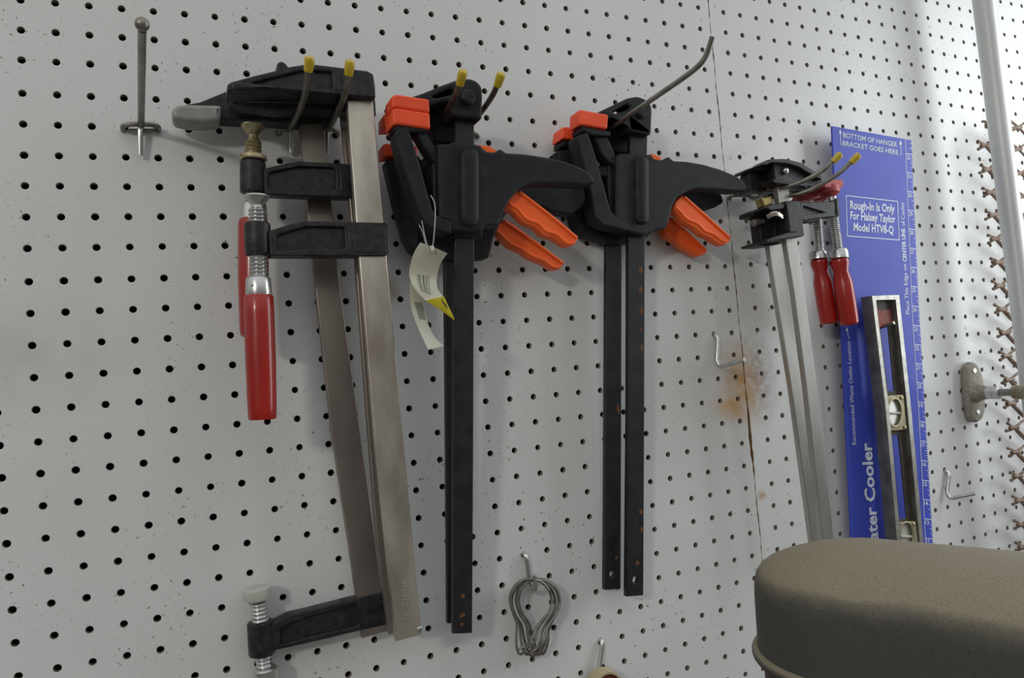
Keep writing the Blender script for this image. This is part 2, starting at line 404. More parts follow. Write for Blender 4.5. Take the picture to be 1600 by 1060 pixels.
def pegboard(name, right, c0, c1, r0, r1):
    mb = MB(); SEG = 16
    for r in range(r0, r1+1):
        for c in range(c0, c1+1):
            ce = hole_pos(c, r, right)
            def corner(dc, dr):
                q = hole_pos(c+dc, r+dr, right)
                if not right and c == c1 and dc > 0: q.x = seam_x(q.z)-seam_half(q.z)
                if right and c == c0 and dc < 0: q.x = seam_x(q.z)+seam_half(q.z)
                return q
            k4 = [corner(.5, .5), corner(.5, -.5), corner(-.5, -.5), corner(-.5, .5)]
            outer = []
            for i in range(4):
                a, b = k4[i], k4[(i+1) % 4]
                for j in range(4):
                    q = a.lerp(b, j/4)
                    if not right and c == c1 and i == 0: q.x = seam_x(q.z)-seam_half(q.z)
                    if right and c == c0 and i == 2: q.x = seam_x(q.z)+seam_half(q.z)
                    outer.append(q)
            R0 = 0.115+random.uniform(-.004, .004); inner = []
            for q in outer:
                a = math.atan2(q.z-ce.z, q.x-ce.x); inner.append(Vector((ce.x+R0*math.cos(a), 0, ce.z+R0*math.sin(a))))
            # even spacing of the rim
            a0 = math.atan2(outer[0].z-ce.z, outer[0].x-ce.x)
            inner = [Vector((ce.x+R0*math.cos(a0+2*PI*j/16), 0, ce.z+R0*math.sin(a0+2*PI*j/16))) for j in range(16)]
            lip = [Vector((ce.x+(q.x-ce.x)*1.10, 0, ce.z+(q.z-ce.z)*1.10)) for q in inner]
            inn = [q+Vector((0, 0.012, 0)) for q in inner]
            deep = [q+Vector((0, BT, 0)) for q in inner]
            o = len(mb.v)
            mb.v += outer+lip+inn+deep
            for j in range(16):
                j2 = (j+1) % 16
                mb.f.append((o+j, o+j2, o+16+j2, o+16+j)); mb.mi.append(0)
                mb.f.append((o+16+j, o+16+j2, o+32+j2, o+32+j)); mb.mi.append(0)
                mb.f.append((o+32+j, o+32+j2, o+48+j2, o+48+j)); mb.mi.append(1)
            # cut edge along the joint
            for i in ((0,) if (not right and c == c1) else ((2,) if (right and c == c0) else ())):
                for j in range(4):
                    a = outer[i*4+j]; b = outer[(i*4+j+1) % 16]
                    sgn = 1 if not right else -1
                    mb.add([a, b, b+Vector((0, BT, 0)), a+Vector((0, BT, 0))], [(0, 1, 2, 3)], 2)
    me = bpy.data.meshes.new(name); me.from_pydata([v*U for v in mb.v], [], mb.f)
    for q in (M_BOARD, M_CORE, M_FRAY): me.materials.append(q)
    me.polygons.foreach_set('material_index', mb.mi); me.update()
    o = bpy.data.objects.new(name, me); COL.objects.link(o); o['kind'] = 'structure'
    return o
pegboard('wall_back', False, -5, 27, -7, 27)
pegboard('wall_right', True, 0, 27, -12, 34)
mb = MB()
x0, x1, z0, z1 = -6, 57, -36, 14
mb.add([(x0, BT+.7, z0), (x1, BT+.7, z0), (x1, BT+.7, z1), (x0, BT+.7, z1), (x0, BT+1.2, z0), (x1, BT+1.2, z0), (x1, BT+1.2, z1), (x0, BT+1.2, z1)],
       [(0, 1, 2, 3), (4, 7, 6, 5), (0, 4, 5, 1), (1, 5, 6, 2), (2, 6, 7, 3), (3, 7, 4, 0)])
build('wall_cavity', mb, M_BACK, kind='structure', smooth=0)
# flush nails with a round mark in the board surface
mb = MB()
for x, y in ((1117.5, 10), (1096, 30.5), (1142, 246.5), (1453, 42), (1481.5, 259), (1482, 259), (1171, 536), (1200, 858), (1181, 889), (1531, 739), (1509, 513)):
    c = un(x, y, 0.0); lathe(mb, c+Vector((0, -.006, 0)), c+Vector((0, .01, 0)), [(0, .085), (0.3, .10), (1, .10)], 14)
build('trim_nails', mb, mat('painted_nail_head', (0.56, 0.56, 0.53), 0.6), kind='structure')

# ---------------------------------------------------------------- hooks
def ball_hook():
    t = thing('peg_hook', 'long straight steel peg hook with a ball tip, alone at the upper left', 'hook', un(220, 198, 0))
    mb = MB(); wire(mb, [V(222, 199, .25), V(219.5, 201, .3), V(219, 202, .35), V(219.5, 243, .22)], .085)
    build('lower_prong', mb, M_ZINC, t, 'bright short prong pointing down')
    mb = MB(); tube(mb, [V(220.5, 198, .2), V(221, 150, 2.6), V(221.5, 100, 5.0), V(222, 46, 6.9)], .105, 12); build('rod', mb, M_WIRE, t)
    mb = MB(); ball(mb, V(222, 38, 7.0), .175); build('ball_tip', mb, M_WIRE, t)
    mb = MB(); tube(mb, [V(195, 209, -.3), V(192.5, 203, .05), V(193, 197, .28), V(203, 194.5, .36), V(220, 194, .38), V(238, 195, .36), V(247, 198, .28), V(247.5, 203, .05), V(243, 210, -.3)], .085, 10)
    plate(mb, [(200, 200), (242, 200), (246, 205), (236, 207.5), (208, 207.5), (196, 205)], .17, .1, .03, rnd=3)
    build('mounting_loop', mb, M_WIRE, t)
ball_hook()
def double_hook(label, bar, prongs, tips, stubs, mw, r=.1):
    t = thing('double_peg_hook', label, 'hook', bar[len(bar)//2])
    mb = MB(); wire(mb, bar, r*.95, .2); build('crossbar', mb, mw, t)
    for p, tip in zip(prongs, tips):
        mb = MB(); wire(mb, p, r, .8); pr = build('prong', mb, mw, t)
        a, b = tip; mb = MB(); L = 1.0
        lathe(mb, a, b, [(0, r*1.1), (.02, r*1.35), (.6, r*1.55), (.85, r*1.55), (.95, r*1.3), (1.0, r*.7)], 16)
        build('vinyl_tip', mb, M_YTIP, pr, 'yellow vinyl tip')
    for s in stubs:
        mb = MB(); wire(mb, s, r*.85, .15); build('locating_pin', mb, M_ZINC, t)
double_hook('yellow-tipped double peg hook carrying the large bar clamps at left',
    [V(437, 216, -.3), V(434.5, 207, .1), V(441, 201, .3), V(470, 199, .35), V(505, 200, .35), V(524, 202, .3), V(528, 208, .1), V(524, 217, -.3)],
    [[V(452, 203, .3), V(467, 176, 2.2), V(476, 150, 3.5), V(478.5, 136, 4.0), V(483.5, 96, 4.7)], [V(512, 204, .3), V(526, 179, 2.2), V(537, 154, 3.5), V(541, 139, 4.0), V(546.5, 100, 4.7)]],
    [(V(481.5, 112, 4.5), V(484.3, 88, 4.8)), (V(544.3, 118, 4.5), V(547.5, 93.5, 4.8))],
    [[V(454, 200, .35), V(454.5, 205, .35), V(455, 239, .2)], [V(512, 201, .35), V(511, 206, .35), V(509.5, 240, .2)]], M_WIRE)
double_hook('yellow-tipped double peg hook carrying the orange-handled clamps beside the large bar clamps',
    [V(655, 225, -.3), V(655, 219, .1), V(662, 214, .3), V(700, 211, .35), V(740, 209, .3), V(746, 212, .1), V(746, 217, -.3)],
    [[V(657, 217, .3), V(690, 186, 2.4), V(703, 166, 3.5), V(712, 151, 4.2), V(716, 140, 4.5), V(722, 116, 5.0)], [V(722, 210, .3), V(751, 177, 2.6), V(769, 151, 3.8), V(775, 138, 4.3), V(782, 117, 4.8)]],
    [(V(718, 133, 4.7), V(724.5, 109.5, 5.1)), (V(777, 135, 4.5), V(784, 113.5, 4.9))],
    [[V(672, 212, .35), V(672, 216, .35), V(672, 248, .2)]], M_BROWNW)
double_hook('yellow-tipped double peg hook carrying the small red-handled clamps in front of the blue sign',
    [V(1140, 315, -.3), V(1140, 309, .1), V(1144, 305, .3), V(1160, 305, .35), V(1176, 306, .3), V(1180, 309, .1), V(1180, 314, -.3)],
    [[V(1150, 303, .3), V(1238, 292, 2.75), V(1286, 268, 3.7), V(1305, 248, 4.0)], [V(1172, 308, .3), V(1250, 306, 2.75), V(1311, 273, 3.6), V(1333, 249, 4.0)]],
    [(V(1301, 253.5, 3.95), V(1314, 239.5, 4.2)), (V(1329, 255, 3.95), V(1343, 241, 4.2))],
    [], M_WIRE, .1)
t = thing('peg_hook', 'long bare steel rod hook with upturned end, above the second pair of orange-handled clamps', 'hook', un(925, 215, 0))
mb = MB(); wire(mb, [V(930, 217, -.2), V(960, 197, 1.6), V(977, 184, 2.5), V(1088, 108, 5.4), V(1104, 88, 5.8), V(1113.5, 57, 6.2)], .105, .9, 12); build('rod', mb, M_WIRE, t)
mb = MB(); wire(mb, [V(915, 226, -.3), V(915, 219, .25), V(935, 217, .25), V(936, 223, -.3)], .09, .15); build('mounting_loop', mb, M_WIRE, t)

def one_mesh_hook(label, path, r, mt=M_ZINC, br=.22):
    o = Vector(path[1]); mb = MB(); wire(mb, path, r, br, 12)
    build('peg_hook', mb, mt, None, label, cat='hook', origin=o)
one_mesh_hook('empty L-shaped zinc peg hook beside the rusty stain at the board joint',
    [V(1113, 520, -.25), V(1116, 522, .02), V(1122, 529, .16), V(1119.5, 566, .18), V(1126, 574, .3), V(1163.5, 562, 1.9)], .095)
one_mesh_hook('empty L-shaped zinc peg hook low on the wall, right of the blue sign',
    [V(1474, 734, -.25), V(1476.5, 735, .02), V(1483, 741, .16), V(1479.5, 772, .18), V(1484, 779.5, .28), V(1523.5, 771.5, 1.25)], .095)
one_mesh_hook('zinc J-shaped peg hook holding the pear-shaped wire rings',
    [V(815, 864, -.25), V(818, 865, .02), V(822, 870, .14), V(828.5, 916, .16), V(832, 926, .5), V(837, 921, 1.0), V(835, 899, 1.15)], .09)
one_mesh_hook('zinc peg hook at the bottom edge holding the tan and red disc',
    [V(936, 997, -.25), V(938, 999, .02), V(941.5, 1007, .14), V(935, 1052, .18), V(935, 1066, .4), V(944, 1066, 1.0)], .09)
one_mesh_hook('bright end of a peg hook poking through the top window of the spirit level',
    [V(1346, 520, -.25), V(1352, 519, .3), V(1366, 515, .9), V(1397, 504.5, 1.9)], .085, M_WIRE)

# ---------------------------------------------------------------- tan and red disc, pear rings
t = thing('tape_roll', 'tan-rimmed dark red disc hanging at the bottom edge of the photo', 'disc', un(951, 1079, .5))
mb = MB(); A = un(951, 1079, .95); B = A+Vector((0, .62, 0)); Ro = .70
lathe(mb, A, B, [(0, Ro-.10), (0, Ro-.02), (.05, Ro), (.95, Ro), (1, Ro-.03), (1, Ro-.12)], 40, caps=False); build('rim', mb, M_TAPE, t, 'tan rim')
mb = MB(); lathe(mb, A+Vector((0, .05, 0)), B, [(0, .2), (0, Ro-.10), (1, Ro-.10), (1, .2), (0, .2)], 40, caps=False); build('disc', mb, M_DRED, t, 'dark red disc')

RING = [(834, 905), (817, 909), (803, 923), (799, 941), (805, 961), (813, 977), (815, 1000), (820, 1020), (828, 1027), (836, 1020), (845, 1003), (850, 985), (858, 972), (868, 957), (872, 940), (866, 921), (852, 909)]
rings = [(-6, 0, 0.95, -6, .89, 0), (6, 1, 0.83, 6, .90, 0), (-5, 1, 0.71, 3, .87, 0), (4, 0, 0.59, 12, .91, 0), (-2, 2, 0.47, 9, .93, 0),
         (7, 0, 0.35, 15, .88, 0)]
for dx, dy, d, sh, sc, lab in rings:
    pts = []
    for (x, y) in RING:
        lowf = max(0, min(1, (y-960)/65))
        xx = 835+(x-835)*sc+dx+lowf*(sh-4+(x-832)*-.15); yy = 905+(y-905)*(sc*.3+.7)+dy
        pts.append(V(xx, yy, d+.06*math.sin(x*.3)+(0.12*lowf if x > 835 else 0)))
    mb = MB(); tube(mb, pts, .052, 8, closed=True, sub=4)
    # coiled closing end
    tube(mb, [pts[7]+Vector((0, -.05, 0)), pts[7].lerp(pts[9], .4)+Vector((0, -.1, .1)), pts[9]+Vector((0, -.08, .25))], .045, 8)
    build('wire_ring', mb, M_WIRE, None, 'pear-shaped steel wire ring in the bunch on the low peg hook', cat='ring', group='pear-shaped wire rings on the low hook', origin=un(835, 905, d))

# ---------------------------------------------------------------- large F-style bar clamps
def steel_bar(t, quad, d, th, mt, s=0, z0=0, k=None, name='bar', holes=(), label=None, bev=.035):
    mb = MB(); plate(mb, quad, d, th, bev, holes, s, z0); return build(name, mb, mt, t, label)
def barrel(t, x0, y0, x1, y1, d, wd):
    mb = MB(); h = y1-y0
    lathe_px(mb, x0, y0, x1, y1, d, [(y0, wd*.78), (y0+1, wd*.9), (y0+3, wd*.98), (y0+h*.5, wd), (y1-4, wd*1.0), (y1-1.5, wd*.95), (y1, wd*.8)])
    return mb
def arm(t, outline, recess, rib, d, th, bar_mb):
    """cast sliding arm: raised rims around a sunk web, round screw boss joined on"""
    mb = bar_mb
    plate(mb, outline, d, th, .04, [recess], rnd=3, hr=4)
    plate(mb, [(x, y) for x, y in outline], d-.13, th-.26, .02, rnd=3)
    for q in rib: plate(mb, q, d+.01, .2, .05, rnd=2)
    return build('sliding_arm', mb, M_CAST, t)
def big_clamp(label, loc): return thing('bar_clamp', label, 'clamp', loc, 'large bar clamps on the left hook')

# rear clamp
t = big_clamp('rearmost large bar clamp, arm slid down to the bottom, white screw pad', un(487, 190, .8))
mb = MB(); plate(mb, [(288, 164), (312, 160), (356, 142), (440, 118), (500, 113), (522, 117), (527, 190), (470, 192), (345, 186), (300, 184)], 1.15, .75, .05, [[(372, 150), (440, 130), (500, 124), (502, 172), (372, 172)]], rnd=3, hr=3)
plate(mb, [(288, 164), (312, 160), (356, 142), (440, 118), (500, 113), (522, 117), (527, 190), (470, 192), (345, 186), (300, 184)], 1.05, .5, .02, rnd=3)
build('fixed_jaw', mb, M_CAST, t)
mb = MB(); plate(mb, [(268, 176), (269, 170), (277, 164), (290, 162.5), (346, 164), (345, 188), (322, 191), (292, 190), (272, 185)], 1.38, .95, .13, rnd=5, res=4)
build('jaw_cap', mb, M_GREYCAP, t, 'grey translucent cap over the jaw tip')
steel_bar(t, [(467, 185), (505, 185), (529, 430), (605, 987), (566, 998), (544, 845), (519, 680), (489, 415)], .95, .3, M_BARD)
mb = barrel(t, 406.5, 970, 410, 1024, .72, 40.5)
arm(t, [(424, 976), (452, 962), (483, 955), (560, 935), (603, 925), (607, 976), (566, 985), (500, 1001), (424, 1018)],
    [(438, 982), (484, 964), (560, 944), (561, 978), (500, 992), (438, 1008)], [], 1.0, .55, mb)
mb = MB(); lathe_px(mb, 401.5, 914, 416, 1070, .72, [(936, 14), (938, 14), (941, 20)]+threads(941, 1043, 26, 6.5)); build('screw', mb, M_ZINC, t)
mb = MB(); lathe_px(mb, 401, 918, 416, 1070, .72, [(919, 38), (920, 42), (934, 42), (937, 38), (937, 12)]); build('screw_pad', mb, M_CLEAR, t, 'milky white plastic pad')
mb = MB(); lathe_px(mb, 401.5, 914, 420, 1100, .72, [(1041, 24), (1043, 32), (1046, 37), (1075, 39), (1076, 36)]); build('ferrule', mb, M_ZINC, t)
mb = MB(); lathe_px(mb, 401.5, 914, 424, 1140, .72, [(1077, 40), (1080, 44), (1200, 45), (1262, 43), (1266, 38)]); build('handle', mb, M_RED, t)
# middle clamp
t = big_clamp('middle large bar clamp, gold-coloured screw tip, red handle mostly hidden', un(560, 190, 1.9))
mb = MB(); plate(mb, [(358, 147), (440, 122), (562, 120), (582, 130), (587, 160), (588, 181), (575, 181), (572, 172), (430, 172), (362, 162)], 2.2, .75, .05, [[(385, 150), (440, 134), (520, 132), (520, 160), (385, 158)]], rnd=3, hr=3)
plate(mb, [(358, 147), (440, 122), (562, 120), (582, 130), (586, 172), (430, 172), (362, 162)], 2.1, .5, .02, rnd=3)
build('fixed_jaw', mb, M_CAST, t)
steel_bar(t, [(533, 180), (572, 180), (592, 420), (646, 985), (608, 992), (589, 845), (576, 680), (556, 415)], 2.0, .3, M_BARD)
mb = barrel(t, 395, 252, 395.5, 303, 1.85, 39)
arm(t, [(412, 264), (440, 257), (467, 252.5), (540, 256), (591, 259), (594, 307), (586, 309), (535, 308), (413, 304)],
    [(420, 270), (467, 260), (524, 262), (525, 297), (419, 294)], [[(531, 262), (536, 262), (537, 299), (532, 299)]], 2.1, .55, mb)
mb = MB(); lathe_px(mb, 395.5, 195, 396, 345, 1.85, [(211, 14), (215, 15), (220, 19)]+threads(221, 244, 26, 6)+[(244, 30), (244.5, 40), (250, 41), (252, 38), (252.5, 24)]+threads(253, 322, 24, 6)); build('screw', mb, M_YCHROM, t, 'gold-coloured screw')
mb = MB(); lathe_px(mb, 395.5, 195, 396, 345, 1.85, [(195.5, 30), (196.5, 36), (198.5, 37), (204, 28), (212, 15), (213, 10)]); build('screw_pad', mb, M_YCHROM, t)
mb = MB(); lathe_px(mb, 395.5, 195, 397, 345, 1.85, [(316, 24), (318, 34), (321, 38), (345, 40), (346, 38)]); build('ferrule', mb, M_ZINC, t)
mb = MB(); lathe_px(mb, 395.5, 340, 396.5, 527, 1.85, [(343, 38), (345, 43), (352, 45), (440, 46), (515, 42), (524, 39), (527, 32)]); build('handle', mb, M_RED, t)
# front clamp
t = big_clamp('front large bar clamp, full red wooden handle and stamped bar in view', un(562, 160, 3))
head = [(355, 143), (355, 133), (361, 128.5), (396, 119), (431, 110.5), (433, 110), (433, 99), (440, 95.5), (447, 100), (450, 105), (475, 101), (494, 101), (534, 106), (574, 111), (583, 116), (586, 133), (587, 153), (545, 149.5), (434, 139), (372, 140)]
mb = MB(); plate(mb, head, 3.4, .95, .05, [[(392, 130), (433, 119.5), (476, 109), (518, 112), (520, 141), (436, 133)]], rnd=2.5, hr=4)
plate(mb, head, 3.27, .65, .02, rnd=2)
plate(mb, [(521, 112), (530, 113), (531, 143), (523, 142)], 3.42, .2, .06, rnd=3)
plate(mb, [(360, 130), (372, 127), (432, 134), (434, 139), (424, 140), (362, 141)], 3.47, .3, .08, rnd=3)
lathe(mb, un(540, 126, 3.46), un(540, 126, 3.2), [(0, .02), (0, .05), (1, .06)], 12)
build('fixed_jaw', mb, M_CAST, t)
steel_bar(t, [(542, 156), (583, 156), (604, 400), (659, 992), (619, 1003), (585, 680), (561, 400)], 3.1, .3, M_BAR)
# stamped digits on the bar
mb = MB(); nn = Vector((0, -1, 0))
text_on(mb, '16" CHINA', V(640, 967.5, 3.1), V(635, 905, 3.1), V(631, 968.5, 3.1), .012, nn); build('bar_stamp', mb, mat('stamped_highlight', (0.55, 0.53, 0.50), 0.4, 0.6), t, 'stamped 16" CHINA')
mb = MB(); ball(mb, V(655.5, 984, 3.08), .09, sq=(1, .5, 1.2)); build('stop_pin', mb, M_ZINC, t)
mb = barrel(t, 402, 348, 403.5, 400, 2.85, 40)
arm(t, [(420, 361), (448, 352), (478, 345.5), (540, 346.5), (603.5, 348), (606, 352), (607.5, 397), (602, 400), (540, 400), (422, 400)],
    [(432, 368), (478, 354), (538, 355), (540, 389), (431, 391)], [[(543, 352), (547, 352), (549, 391), (545, 391)]], 3.2, .6, mb)
mb = MB(); plate(mb, [(552, 354), (602, 354), (604, 395), (554, 395)], 3.215, .1, .03, rnd=2); build('arm_end_block', mb, M_CAST, t)
mb = MB(); lathe_px(mb, 401.5, 305, 405, 470, 2.85, [(322, 18), (326, 20)]+threads(327, 435, 28, 6)); build('screw', mb, M_ZINC, t)
mb = MB(); lathe_px(mb, 401.5, 305, 402, 330, 2.85, [(305.5, 32), (306.5, 38), (308.5, 39), (314, 30), (322, 17), (324, 10)]); build('screw_pad', mb, M_ZINC, t)
mb = MB(); lathe_px(mb, 403.2, 430, 404.5, 463, 2.85, [(432, 28), (434, 35), (437, 38), (459, 40), (462, 39), (462.5, 30)]); ball(mb, V(394, 445, 3.17), .05); build('ferrule', mb, M_ZINC, t)
mb = MB(); lathe_px(mb, 404, 460, 410, 656, 2.85, [(460.5, 34), (462, 42), (465, 45), (490, 46), (560, 46.5), (640, 44), (652, 43), (656, 40)], seg=12); build('handle', mb, M_RED, t)

# ---------------------------------------------------------------- one-handed clamps with orange triggers
def lever(t, pts, d, th, rim, mt=M_TRIG, s=0, z0=0):
    mb = MB(); plate(mb, pts, d, th, .06, s=s, z0=z0, rnd=3)
    for q in rim: tube(mb, [un(x, y, d+.0, s, z0) for x, y in q], .07, 8)
    return build('trigger', mb, mt, t, 'orange trigger handle')
def capsule(mb, x0, y0, x1, y1, r, d, s, z0, depth=.22):
    """smooth raised rib"""
    A = un(x0, y0, d, s, z0); B = un(x1, y1, d, s, z0); L = (B-A).length; ax = (B-A).normalized(); sd = Vector((1, 0, 0)); n_ = Vector((0, -1, 0))
    v = []; f = []; N = 22; K = 13
    for i in range(N+1):
        t_ = i/N; y = -r+t_*(L+2*r)
        if y < 0: w_ = math.sqrt(max(0, 1-(y/r)**2))
        elif y > L: w_ = math.sqrt(max(0, 1-((y-L)/r)**2))
        else: w_ = 1
        c = A+ax*y
        for j in range(K):
            a = PI*j/(K-1); v.append(c+sd*math.cos(a)*r*w_+n_*(math.sin(a)**.8)*depth*w_**.7)
    for i in range(N):
        for j in range(K-1): f.append((i*K+j, i*K+j+1, (i+1)*K+j+1, (i+1)*K+j))
    mb.add(v, f)
def quick(label, group, loc, P):
    t = thing('one_handed_clamp', label, 'clamp', loc, group)
    d, s, z0 = P['d'], P['s'], P['z0']
    mb = MB(); plate(mb, P['body'], d, .7, .10, s=s, z0=z0, rnd=4, res=3)
    plate(mb, P['core'], d-.02, P['bth'], .10, s=s, z0=z0, rnd=4, res=3)
    for q in P.get('body2', []): plate(mb, q[0], d+q[1], q[2], .06, s=s, z0=z0, rnd=3)
    if 'cap' in P: capsule(mb, *P['cap'], d-.02, s, z0)
    build('trigger_housing', mb, M_PLAST, t)
    mb = MB()
    for q in P['struts']: plate(mb, q[0], d+q[1], q[2], .07, s=s, z0=z0, rnd=q[3] if len(q) > 3 else 4)
    build('jaw_arm', mb, M_PLAST, t)
    mb = MB()
    for q in P['head']: plate(mb, q[0], d+q[1], q[2], .09, q[3] if len(q) > 3 else (), s=s, z0=z0, rnd=5)
    if 'bolt' in P:
        x, y, rr = P['bolt']; c = un(x, y, d+.1, s, z0); lathe(mb, c+Vector((0, -.05, 0)), c+Vector((0, .15, 0)), [(0, rr*.3), (0.0, rr*.7), (.3, rr), (1, rr)], 18)
    build('fixed_jaw', mb, M_PLAST, t)
    for q in P['pads']:
        mb = MB(); plate(mb, q[0], d+q[1], q[2], .07, s=s, z0=z0, rnd=3); build('jaw_pad', mb, M_ORANGE, t, 'orange-red rubber jaw pad')
    mb = MB(); plate(mb, P['bar'], d-P['bardrop'], .26, .03, P.get('holes', ()), s=s, z0=z0)
    for x, y, rx, ry in P.get('rust', ()):
        c = un(x, y, d-P['bardrop']+.004, s, z0); sc = ((c-CAM).dot(-RZ))/FPX
        v = [c+Vector((rx*sc*math.cos(a)*random.uniform(.75, 1.15), 0, ry*sc*math.sin(a)*random.uniform(.75, 1.15))) for a in [2*PI*i/14 for i in range(14)]]
        mb.add([Vector((q.x, -(d-P['bardrop']+.006+s*(q.z-z0)), q.z)) for q in v], [tuple(range(14))], 1)
    build('bar', mb, [M_BARBLK, M_RUST], t)
    lever(t, P['trig'], d-P['tdrop'], .45, P['rim'], s=s, z0=z0)
    mb = MB(); plate(mb, P['release'], d-P['tdrop'], .5, .04, s=s, z0=z0); build('release_button', mb, M_TRIG, t, 'small orange release tab')
    return t
Z0 = -5.6
# left pair, rear
quick('left pair of orange-handled clamps, rear clamp, mostly hidden with its pads below and left', 'left pair of one-handed clamps', un(715, 215, 2.2), dict(
    d=1.95, s=.05, z0=Z0, bth=1.1, core=[(668, 250), (740, 250), (758, 300), (758, 400), (700, 404), (668, 380)],
    body=[(652, 262), (662, 246), (690, 240), (760, 240), (800, 252), (860, 262), (900, 274), (914, 290), (918, 312), (910, 325), (894, 335), (861, 331), (845, 323), (815, 322), (795, 330), (782, 350), (772, 372), (765, 403), (742, 406), (700, 406), (688, 398), (672, 398), (648, 388)],
    struts=[([(603, 250), (627, 247), (640, 300), (652, 350), (668, 385), (690, 404), (660, 400), (644, 391), (634, 372), (620, 322)], 0, .7),
            ([(628, 240), (652, 240), (690, 300), (690, 330), (660, 290)], -.3, .5),
            ([(650, 300), (700, 290), (700, 400), (655, 380)], -.2, .6)],
    head=[([(648, 178), (700, 158), (712, 160), (713, 222), (678, 222), (676, 200), (648, 196)], .15, 1.0)],
    pads=[([(600, 178), (606, 175.5), (640, 178), (640, 201), (606, 199), (600, 200)], .15, .85), ([(599, 225), (604, 223.5), (653, 229), (653, 247), (606, 243.5), (600, 245)], .1, .8)],
    bar=[(693, 200), (721, 200), (722, 600), (728, 972), (700, 975), (697, 600)], bardrop=.35,
    trig=[(774, 352), (787, 343), (800, 348), (881, 409), (879, 417), (872, 422), (863, 421), (850, 412), (829, 404), (816, 394), (797, 386), (781, 370)], tdrop=.3,
    rim=[[(788, 346), (833, 377), (880, 412)], [(776, 360), (797, 380), (818, 391), (832, 400), (850, 407), (862, 416), (872, 418)]],
    release=[(742, 226), (768, 228), (768, 240), (742, 240)]))
# left pair, front
quick('left pair of orange-handled clamps, front clamp, white price tag wired to it', 'left pair of one-handed clamps', un(725, 215, 4.2), dict(
    d=3.6, s=.095, z0=Z0, bth=1.25, core=[(686, 228), (754, 230), (780, 250), (778, 345), (754, 360), (708, 360), (688, 342)],
    body=[(684, 224.5), (702, 224), (710, 220.5), (742, 224.5), (754, 228), (757, 236), (774, 237.5), (780, 233), (784, 232.5), (791, 238.5), (819, 240), (850, 244.5), (884, 252), (912, 263), (923, 271.5), (929.5, 281), (929.4, 287), (912, 289), (880, 287.5), (846, 286.5), (827, 288.7), (812, 296), (801, 307.5), (791, 322.6), (785, 340), (780, 353), (757.5, 353.5), (754.5, 362), (708, 361.5), (704.5, 346), (686.5, 343), (685, 280)],
    body2=[([(707, 340), (756, 340), (754, 372), (707, 370)], -.35, .6)],
    cap=(732.5, 247, 733, 341, .36),
    struts=[([(617, 203), (636, 194), (646, 222), (657, 259), (668, 300), (678, 333), (692, 342), (706, 346), (706, 366), (684, 362), (664, 352), (655, 333), (640, 288), (626, 245)], .05, .8, 5),
            ([(644, 196), (661, 198), (672, 218), (686, 236), (688, 262), (676, 250), (662, 228)], -.15, .6),
            ([(614, 204), (621, 193), (672, 198), (668, 206), (640, 206)], .02, .9, 3),
            ([(676, 245), (690, 240), (690, 345), (677, 335)], -.3, .7, 2)],
    head=[([(640, 152), (660, 145.5), (690, 133), (715, 124), (734, 122), (745, 126), (752, 133.5), (754.5, 141), (753.5, 187), (707, 181), (702, 158), (690, 160), (672, 164), (640, 172)], -.1, 1.2, [[(676, 150), (704, 138), (709, 141), (706, 147), (680, 153)]]),
          ([(640, 158), (700, 150), (704, 172), (672, 188), (655, 176)], -1.25, .2)],
    bolt=(732, 151, .26),
    pads=[([(613, 149), (620, 147), (671, 155), (672, 176), (620, 167.8), (613, 169)], .12, .95), ([(613, 170), (620, 168.2), (672, 176.6), (673, 201.5), (621.5, 194), (614, 195)], .12, .95)],
    bar=[(712, 180), (741, 180), (741, 400), (740, 650), (738, 990), (708.5, 991), (709.5, 650), (710.5, 400)], bardrop=.5,
    rust=[(723, 932, 4, 4), (722, 962, 5, 4), (722, 976, 3, 3)],
    trig=[(797, 304), (810, 296), (903.6, 370), (902.6, 376), (897, 383), (886, 386), (876, 379), (865, 372), (850, 368), (837, 355), (820, 349), (803, 331), (789, 324.5), (792, 313)], tdrop=.35,
    rim=[[(811, 300), (858, 336), (901, 372)], [(795, 319), (808, 326), (822, 342), (840, 349), (853, 361), (868, 366), (878, 374), (887, 381), (897, 379)]],
    release=[(750, 226), (775, 233), (775, 242), (750, 240)]))
